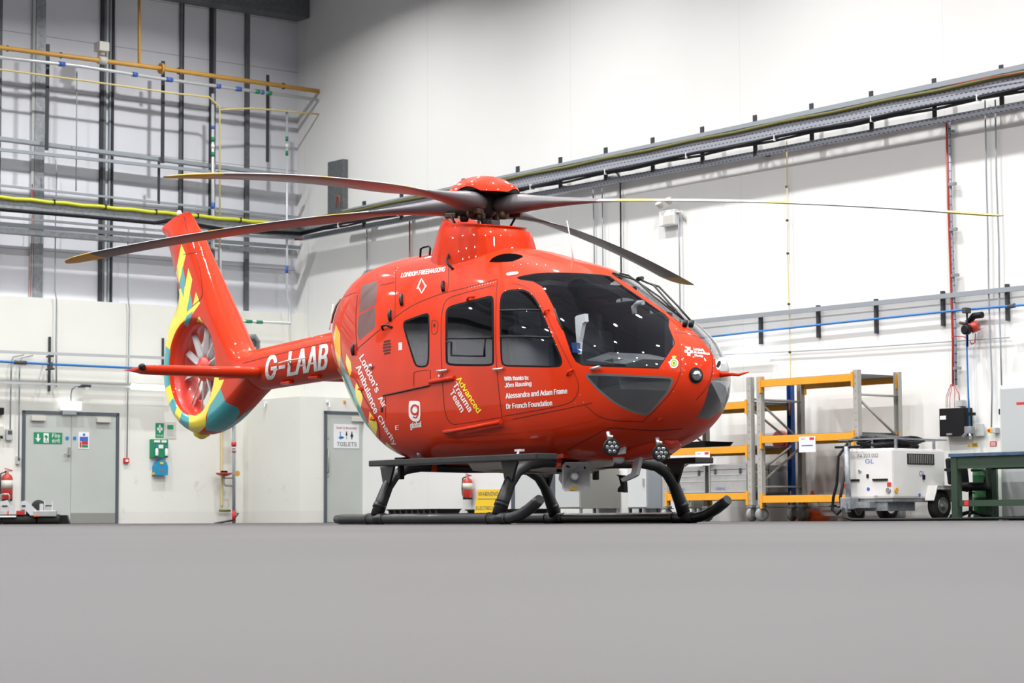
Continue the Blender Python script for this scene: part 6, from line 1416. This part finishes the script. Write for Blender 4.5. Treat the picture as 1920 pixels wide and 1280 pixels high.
# horizontal stabiliser
def stab(sg):
    rg_ = []
    for y, l0, l1, z, th in ((-.10, -4.02, -4.56, 1.70, .11), (-.3, -4.10, -4.58, 1.70, .105), (-1.28, -4.40, -4.82, 1.71, .09), (-1.40, -4.45, -4.86, 1.71, .08), (-1.47, -4.58, -4.95, 1.705, .02)):
        n_ = 10; up_, lo_ = [], []
        for i in range(n_+1):
            t_ = i/n_; x = l0+(l1-l0)*t_; h_ = th*.5*(2.97*sqrt(t_+1e-5)-1.26*t_-3.516*t_**2+2.843*t_**3-1.03*t_**4)*1.6
            up_.append((x, sg*y, z+h_*.55)); lo_.append((x, sg*y, z-h_))
        rg_.append(up_+lo_[::-1][1:-1])
    return MB().loft(rg_)
for sg_ in (1, -1): 
    s_ = hpart('horizontal_stabiliser', stab(sg_), 'redplain')
    if sg_ == 1: hpart('navigation_light', MB().lathe([(.035, -.04), (.04, 0), (.02, .04)], V((-4.5, -1.445, 1.72)), Matrix.Rotation(PI/2, 3, 'Y'), 0, 14), 'blk', s_)

# ------------------------------------------------------------------ skid gear
def skid(y):
    pts = [(-1.02, y, .052), (-.9, y, .052), (0, y, .052), (1.0, y, .052), (1.8, y, .052), (1.95, y, .058), (2.08, y, .085), (2.2, y, .13), (2.3, y, .18), (2.36, y, .212)]
    return MB().tube(pts, .049, 0, 18, [.040]+[.049]*(len(pts)-2)+[.043])
for s_ in (-1, 1):
    sk = hpart('skid', skid(1.04*s_), 'blkmet')
    for l in (-.28, 1.74): hpart('skid_clamp', MB().tube([(l-.14, 1.04*s_, .052), (l+.14, 1.04*s_, .052)], .0525, 0, 16).tube([(l-.15, 1.04*s_, .052), (l-.13, 1.04*s_, .052)], .055, 0, 16).tube([(l+.13, 1.04*s_, .052), (l+.15, 1.04*s_, .052)], .055, 0, 16), 'blkmet', sk)
    hpart('wear_shoe', MB().bx(-.95, 1.8, 1.04*s_-.02, 1.04*s_+.02, 0.0, .012), 'galvd', sk)
for l in (-.28, 1.74):
    pts = []
    for y, z in ((-1.04, .08), (-.985, .22), (-.92, .36), (-.84, .46), (-.72, .525), (-.55, .55), (-.3, .545), (0, .54)): pts.append((l, y, z))
    pts += [(a, -b, c) for a, b, c in pts[::-1][1:]]
    rs = [.062, .060, .055, .052, .052, .05, .048, .048]; rs += rs[::-1][1:]
    ct = hpart('cross_tube', MB().tube(pts, .05, 0, 16, rs), 'blkmet')
    for s_ in (-1, 1): hpart('leg_collar', MB().tube([(l, s_*1.02, .15), (l, s_*1.0, .19)], .0635, 0, 16), 'blkmet', ct)
# boarding steps
for s_ in (-1, 1):
    q0, q1 = hp(691, 874, -1.12), hp(1008, 852, -1.0)
    st = hpart('boarding_step', MB().bx(q0.x+.03 if s_ < 0 else .25, 2.45 if s_ < 0 else 2.05, s_*1.14, s_*.92, .545, .60, 0, .01), 'blkmet')
    for l in (-.28, 1.74): hpart('step_bracket', MB().prism([(l-.10, .545), (l+.14, .545), (l+.05, .36), (l-.04, .36)], s_*.93-.012, s_*.93+.012), 'blkmet', st)
    hpart('step_end_bracket', MB().box((q0.x+.32 if s_ < 0 else .5, s_*.96, .50), (.05, .05, .16), 0, None, .01), 'blk', st)
for l in (-.28, 1.74):
    for y in (-.42, .42): hpart('tube_mount', MB().bx(l-.05, l+.05, y-.03, y+.03, .50, .68, 0, .01), 'redplain')
# belly panel with livery seen under the step
hpart('belly_keel', MB().loft([[(x, -w_, .60), (x, -w_*.8, zz_), (x, 0, zz_-.02), (x, w_*.8, zz_), (x, w_, .60)] for x, w_, zz_ in ((-.1, .05, .56), (.3, .42, .50), (1.2, .46, .475), (1.7, .3, .50), (2.0, .05, .56))]), 'cream')
hpart('belly_stripe', MB().bx(.6, .9, -.40, .38, .478, .486).bx(1.1, 1.25, -.40, .38, .464, .472), 'cablegyd')
# search lights
def slight(px, py, y, lab):
    p = hp(px, py, y); d = (V((1, -.30, -.02))).normalized(); Q = d.to_track_quat('Z', 'Y').to_matrix()
    s_ = hpart('search_light', MB().lathe([(.04, -.07), (.068, -.02), (.074, .0), (.074, .02), (.066, .022)], p, Q, 0, 26), 'blk', None, lab)
    m_ = MB()
    for k in range(6): m_.lathe([(.019, .015), (.018, .026), (.008, .03)], p+Q @ V((.040*cos(k*PI/3), .040*sin(k*PI/3), 0)), Q, 0, 12)
    m_.lathe([(.02, .015), (.018, .026), (.008, .03)], p, Q, 0, 12).lathe([(.066, .008), (.062, .016)], p, Q, 0, 24)
    hpart('lamp_lens', m_, 'lens', s_); hpart('lamp_mount', MB().tube([p+V((-.02, 0, .05)), p+V((-.04, 0, .13))], .018).tube([p+V((0, 0, .07)), p+V((.01, 0, .10))], .014), 'steel', s_)
slight(1146, 838, -.62, None); slight(1238, 849, -.30, None)
# loud hailer, arm, mirror
q = lambda x, y, yy=-.25: hp(x, y, yy)
ph = q(1078, 893)
Qh = V((1, -.35, -.08)).normalized().to_track_quat('Z', 'Y').to_matrix()
def sqr(s_, h_): return [ph+Qh @ V((a*s_, b*s_, h_)) for a, b in ((-1, -.8), (-.8, -1), (.8, -1), (1, -.8), (1, .8), (.8, 1), (-.8, 1), (-1, .8))]
hn = hpart('loud_hailer_horn', MB().loft([sqr(.03, -.22), sqr(.05, -.14), sqr(.075, -.06), sqr(.125, .03), sqr(.13, .04), sqr(.118, .035), sqr(.06, -.06), sqr(.03, -.1)], cap=True, smooth=False), 'lightplastic', None, 'white square loudspeaker horn')
hpart('horn_driver', MB().lathe([(.03, -.06), (.034, -.0), (.02, .02)], ph, Qh, 0, 16), 'paper', hn); hpart('yellow_sticker', MB().box(ph+Qh @ V((-.02, -.105, .03)), (.02, .07, .03)), 'signyel', hn)
hpart('horn_plate', MB().prism([(q(x, y).x, q(x, y).z) for x, y in ((1055, 858), (1084, 856), (1080, 874), (1066, 885), (1062, 908), (1048, 908), (1042, 898), (1046, 872))], -.22, -.20), 'lightplastic', hn)
hpart('cover_box', MB().prism([(q(x, y).x, q(x, y).z) for x, y in ((1063, 863), (1074, 862), (1073, 869), (1063, 869))], -.23, -.22), 'blk', hn)
hpart('tow_hook_bracket', MB().prism([(hp(x, y, -.45).x, hp(x, y, -.45).z) for x, y in ((1026, 838), (1036, 838), (1037, 847), (1050, 849), (1052, 842), (1061, 842), (1061, 858), (1047, 860), (1045, 852), (1026, 850))], -.48, -.42), 'redplain')
hpart('black_arm', MB().tube([q(1047, 855), q(1048, 885)], .022, 0, 10), 'blk'); hpart('black_arm', MB().tube([hp(1080, 866, -.15), hp(1100, 876, -.15)], .022, 0, 8), 'blk')
hpart('curved_strut', MB().prism([(hp(x, y, -.05).x, hp(x, y, -.05).z) for x, y in ((1186, 848), (1207, 843), (1209, 848), (1203, 856), (1196, 890), (1191, 894), (1170, 903), (1167, 897), (1186, 887), (1193, 862), (1187, 854))], -.07, -.03), 'lightplastic')
hpart('mirror_arm', MB().prism([(hp(x, y, .05).x, hp(x, y, .05).z) for x, y in ((1158, 890), (1170, 891), (1173, 904), (1174, 923), (1161, 922), (1162, 915), (1167, 910), (1163, 893))], .03, .07), 'blk')
hpart('bracket_plate', MB().prism([(hp(x, y, -.3).x, hp(x, y, -.3).z) for x, y in ((1161, 834), (1172, 836), (1170, 850), (1160, 852))], -.31, -.28), 'lightplastic')
hpart('belly_camera', MB().lathe([(.02, -.04), (.05, -.02), (.055, .02)], hp(1160, 860, -.2), None, 0, 16), 'lightplastic')
hpart('chin_fairing', MB().loft([[(x, -w_, z1_), (x, -w_*.9, z0_+.02), (x, 0, z0_), (x, w_*.9, z0_+.02), (x, w_, z1_)] for x, w_, z0_, z1_ in ((1.9, .34, .555, .60), (2.25, .30, .545, .63), (2.55, .26, .575, .68), (2.75, .2, .63, .73), (2.85, .08, .68, .76))]), 'redplain')
hpart('fuel_drain', MB().box(hp(754, 862, -.5), (.16, .08, .05), 0, None, .01), 'blk'); hpart('tie_down_ring', MB().lathe([(.02, 0), (.03, .03), (.015, .05)], hp(787, 856, -.6), None, 0, 12), 'steel')
hpart('step_light', MB().tube([hp(973, 847, -.75), hp(969, 854, -.78)], .012).box(hp(974, 844, -.74), (.10, .04, .02)), 'lightplastic')

# ------------------------------------------------------------------ main rotor
hub = V((0, 0, 3.08)); RM = Matrix.Translation(hub) @ Matrix.Rotation(RAD(1.1), 4, 'Y')
def rpart(nm, mb, mt, parent=None, mm=RM):
    for v in mb.bm.verts: v.co = mm @ v.co
    return hpart(nm, mb, mt, parent)
hpart('rotor_mast', MB().tube([(0, 0, 2.6), (0, 0, 3.02)], .052, 0, 20), 'mast')
rh = rpart('rotor_hub', MB().lathe([(.07, -.13), (.115, -.09), (.14, .02), (.11, .14)], (0, 0, 0), None, 0, 24), 'hubdark')
cap = []
for r, z in ((.356, .095), (.345, .125), (.30, .18), (.22, .235), (.12, .268), (.04, .279), (.0005, .28)):
    ring = []
    for k in range(64):
        a_ = 2*PI*k/64; lob = max(0, cos(4*(a_-RAD(28.8)))) if r > .28 else 0
        ring.append((r*(1-.02*lob)*cos(a_), r*(1-.02*lob)*sin(a_), z+.045*lob*(1 if r > .33 else .3 if r > .28 else 0)))
    cap.append(ring)
rpart('rotor_cap', MB().loft(cap, cap=False), 'redplain')
rpart('cap_underside', MB().loft([[(p[0]*.97, p[1]*.97, p[2]-.006) for p in cap[0]], [(p[0]*.4, p[1]*.4, .13) for p in cap[0]]], cap=True), 'hubdark')
def blade():
    N_ = 14; RG = []; mi = []
    st = [(.10, .15, .13, .03), (.17, .21, .175, .025), (.28, .25, .195, .02), (.42, .25, .18, .01), (.58, .215, .14, .0), (.8, .175, .10, .0), (1.0, .165, .075, .0), (1.25, .19, .045, .0), (1.45, .235, .037, .0), (1.65, .275, .034, .0)]
    r = 1.85
    while r < 4.6: st.append((r, .288, .033, 0)); r += .22
    st += [(4.62, .288, .033, 0), (4.63, .288, .033, 0), (4.75, .275, .031, -.01), (4.88, .25, .028, -.025), (4.99, .20, .024, -.055), (5.06, .13, .018, -.095), (5.10, .04, .008, -.14)]
    for r, c, th, sw in st:
        pitch = RAD(9.0-2.0*(r-1)/2.0) if r > 1 else RAD(9); round_ = 1 if r < .7 else max(0, 1-(r-.7)/.7)
        z0 = -.0138*r*r; ring = []
        for k in range(N_):
            a_ = 2*PI*k/N_; cx_, cz_ = cos(a_), sin(a_)
            xe, ze = cx_*c/2, cz_*th/2
            t_ = (1-cx_)/2; ya = 5*th*(.2969*sqrt(t_)-.126*t_-.3516*t_**2+.2843*t_**3-.1015*t_**4); za = ya*(1 if cz_ >= 0 else -.7); xa = c*(.28-t_) if 1 else 0
            y_ = xe*round_+xa*(1-round_); z_ = ze*round_+za*(1-round_)
            ring.append(V((r, sw+y_*cos(pitch)-z_*sin(pitch), z0+y_*sin(pitch)+z_*cos(pitch))))
        RG.append(ring)
    mb = MB(); R_ = [[mb.bm.verts.new(p) for p in g] for g in RG]
    for i in range(len(R_)-1):
        rm = (st[i][0]+st[i+1][0])/2
        for j in range(N_):
            f = mb.bm.faces.new((R_[i][j], R_[i][(j+1) % N_], R_[i+1][(j+1) % N_], R_[i+1][j])); f.smooth = True
            top = j < N_/2
            f.material_index = 1 if rm > 4.62 else (1 if top and (1.47 < rm < 1.9 or 2.9 < rm < 3.2) else 2 if top and rm > 1.3 else 0)
    mb.bm.faces.new(R_[0][::-1]); mb.bm.faces.new(R_[-1]); bmesh.ops.recalc_face_normals(mb.bm, faces=mb.bm.faces)
    return mb
for k in range(4):
    mm = RM @ Matrix.Rotation(RAD(28.8+90*k), 4, 'Z')
    b_ = rpart('rotor_blade', blade(), ['blade', 'bladeyel', 'bladetoplit'], None, mm)
    rpart('pitch_horn', MB().box((.30, .10, -.10), (.12, .06, .05), 0, None, .01).lathe([(.035, -.15), (.045, -.12), (.045, -.07)], (.22, -.02, 0), None, 0, 14), 'hubbrown', b_, mm)
    a_ = RAD(28.8+90*k); c0_ = mm @ V((.30, .13, -.09)); c1_ = V((.22*cos(a_+.45), .22*sin(a_+.45), 2.80))
    hpart('pitch_link', MB().tube([c0_, c1_], .011, 0, 8), 'blk', b_)
rpart('damper_block', MB().box((.10, -.13, -.13), (.12, .1, .06), 0, None, .01), 'hubbrown'); rpart('damper_block', MB().box((-.12, .1, -.13), (.1, .12, .06), 0, None, .01), 'hubbrown')
hpart('swash_plate', MB().lathe([(.08, 2.80), (.13, 2.83), (.13, 2.86), (.07, 2.88)], (0, 0, 0), None, 0, 24), 'darkgrey')
hpart('slip_ring', MB().box((.16, -.02, 2.88), (.16, .1, .05), 0, None, .01), 'darkgrey')
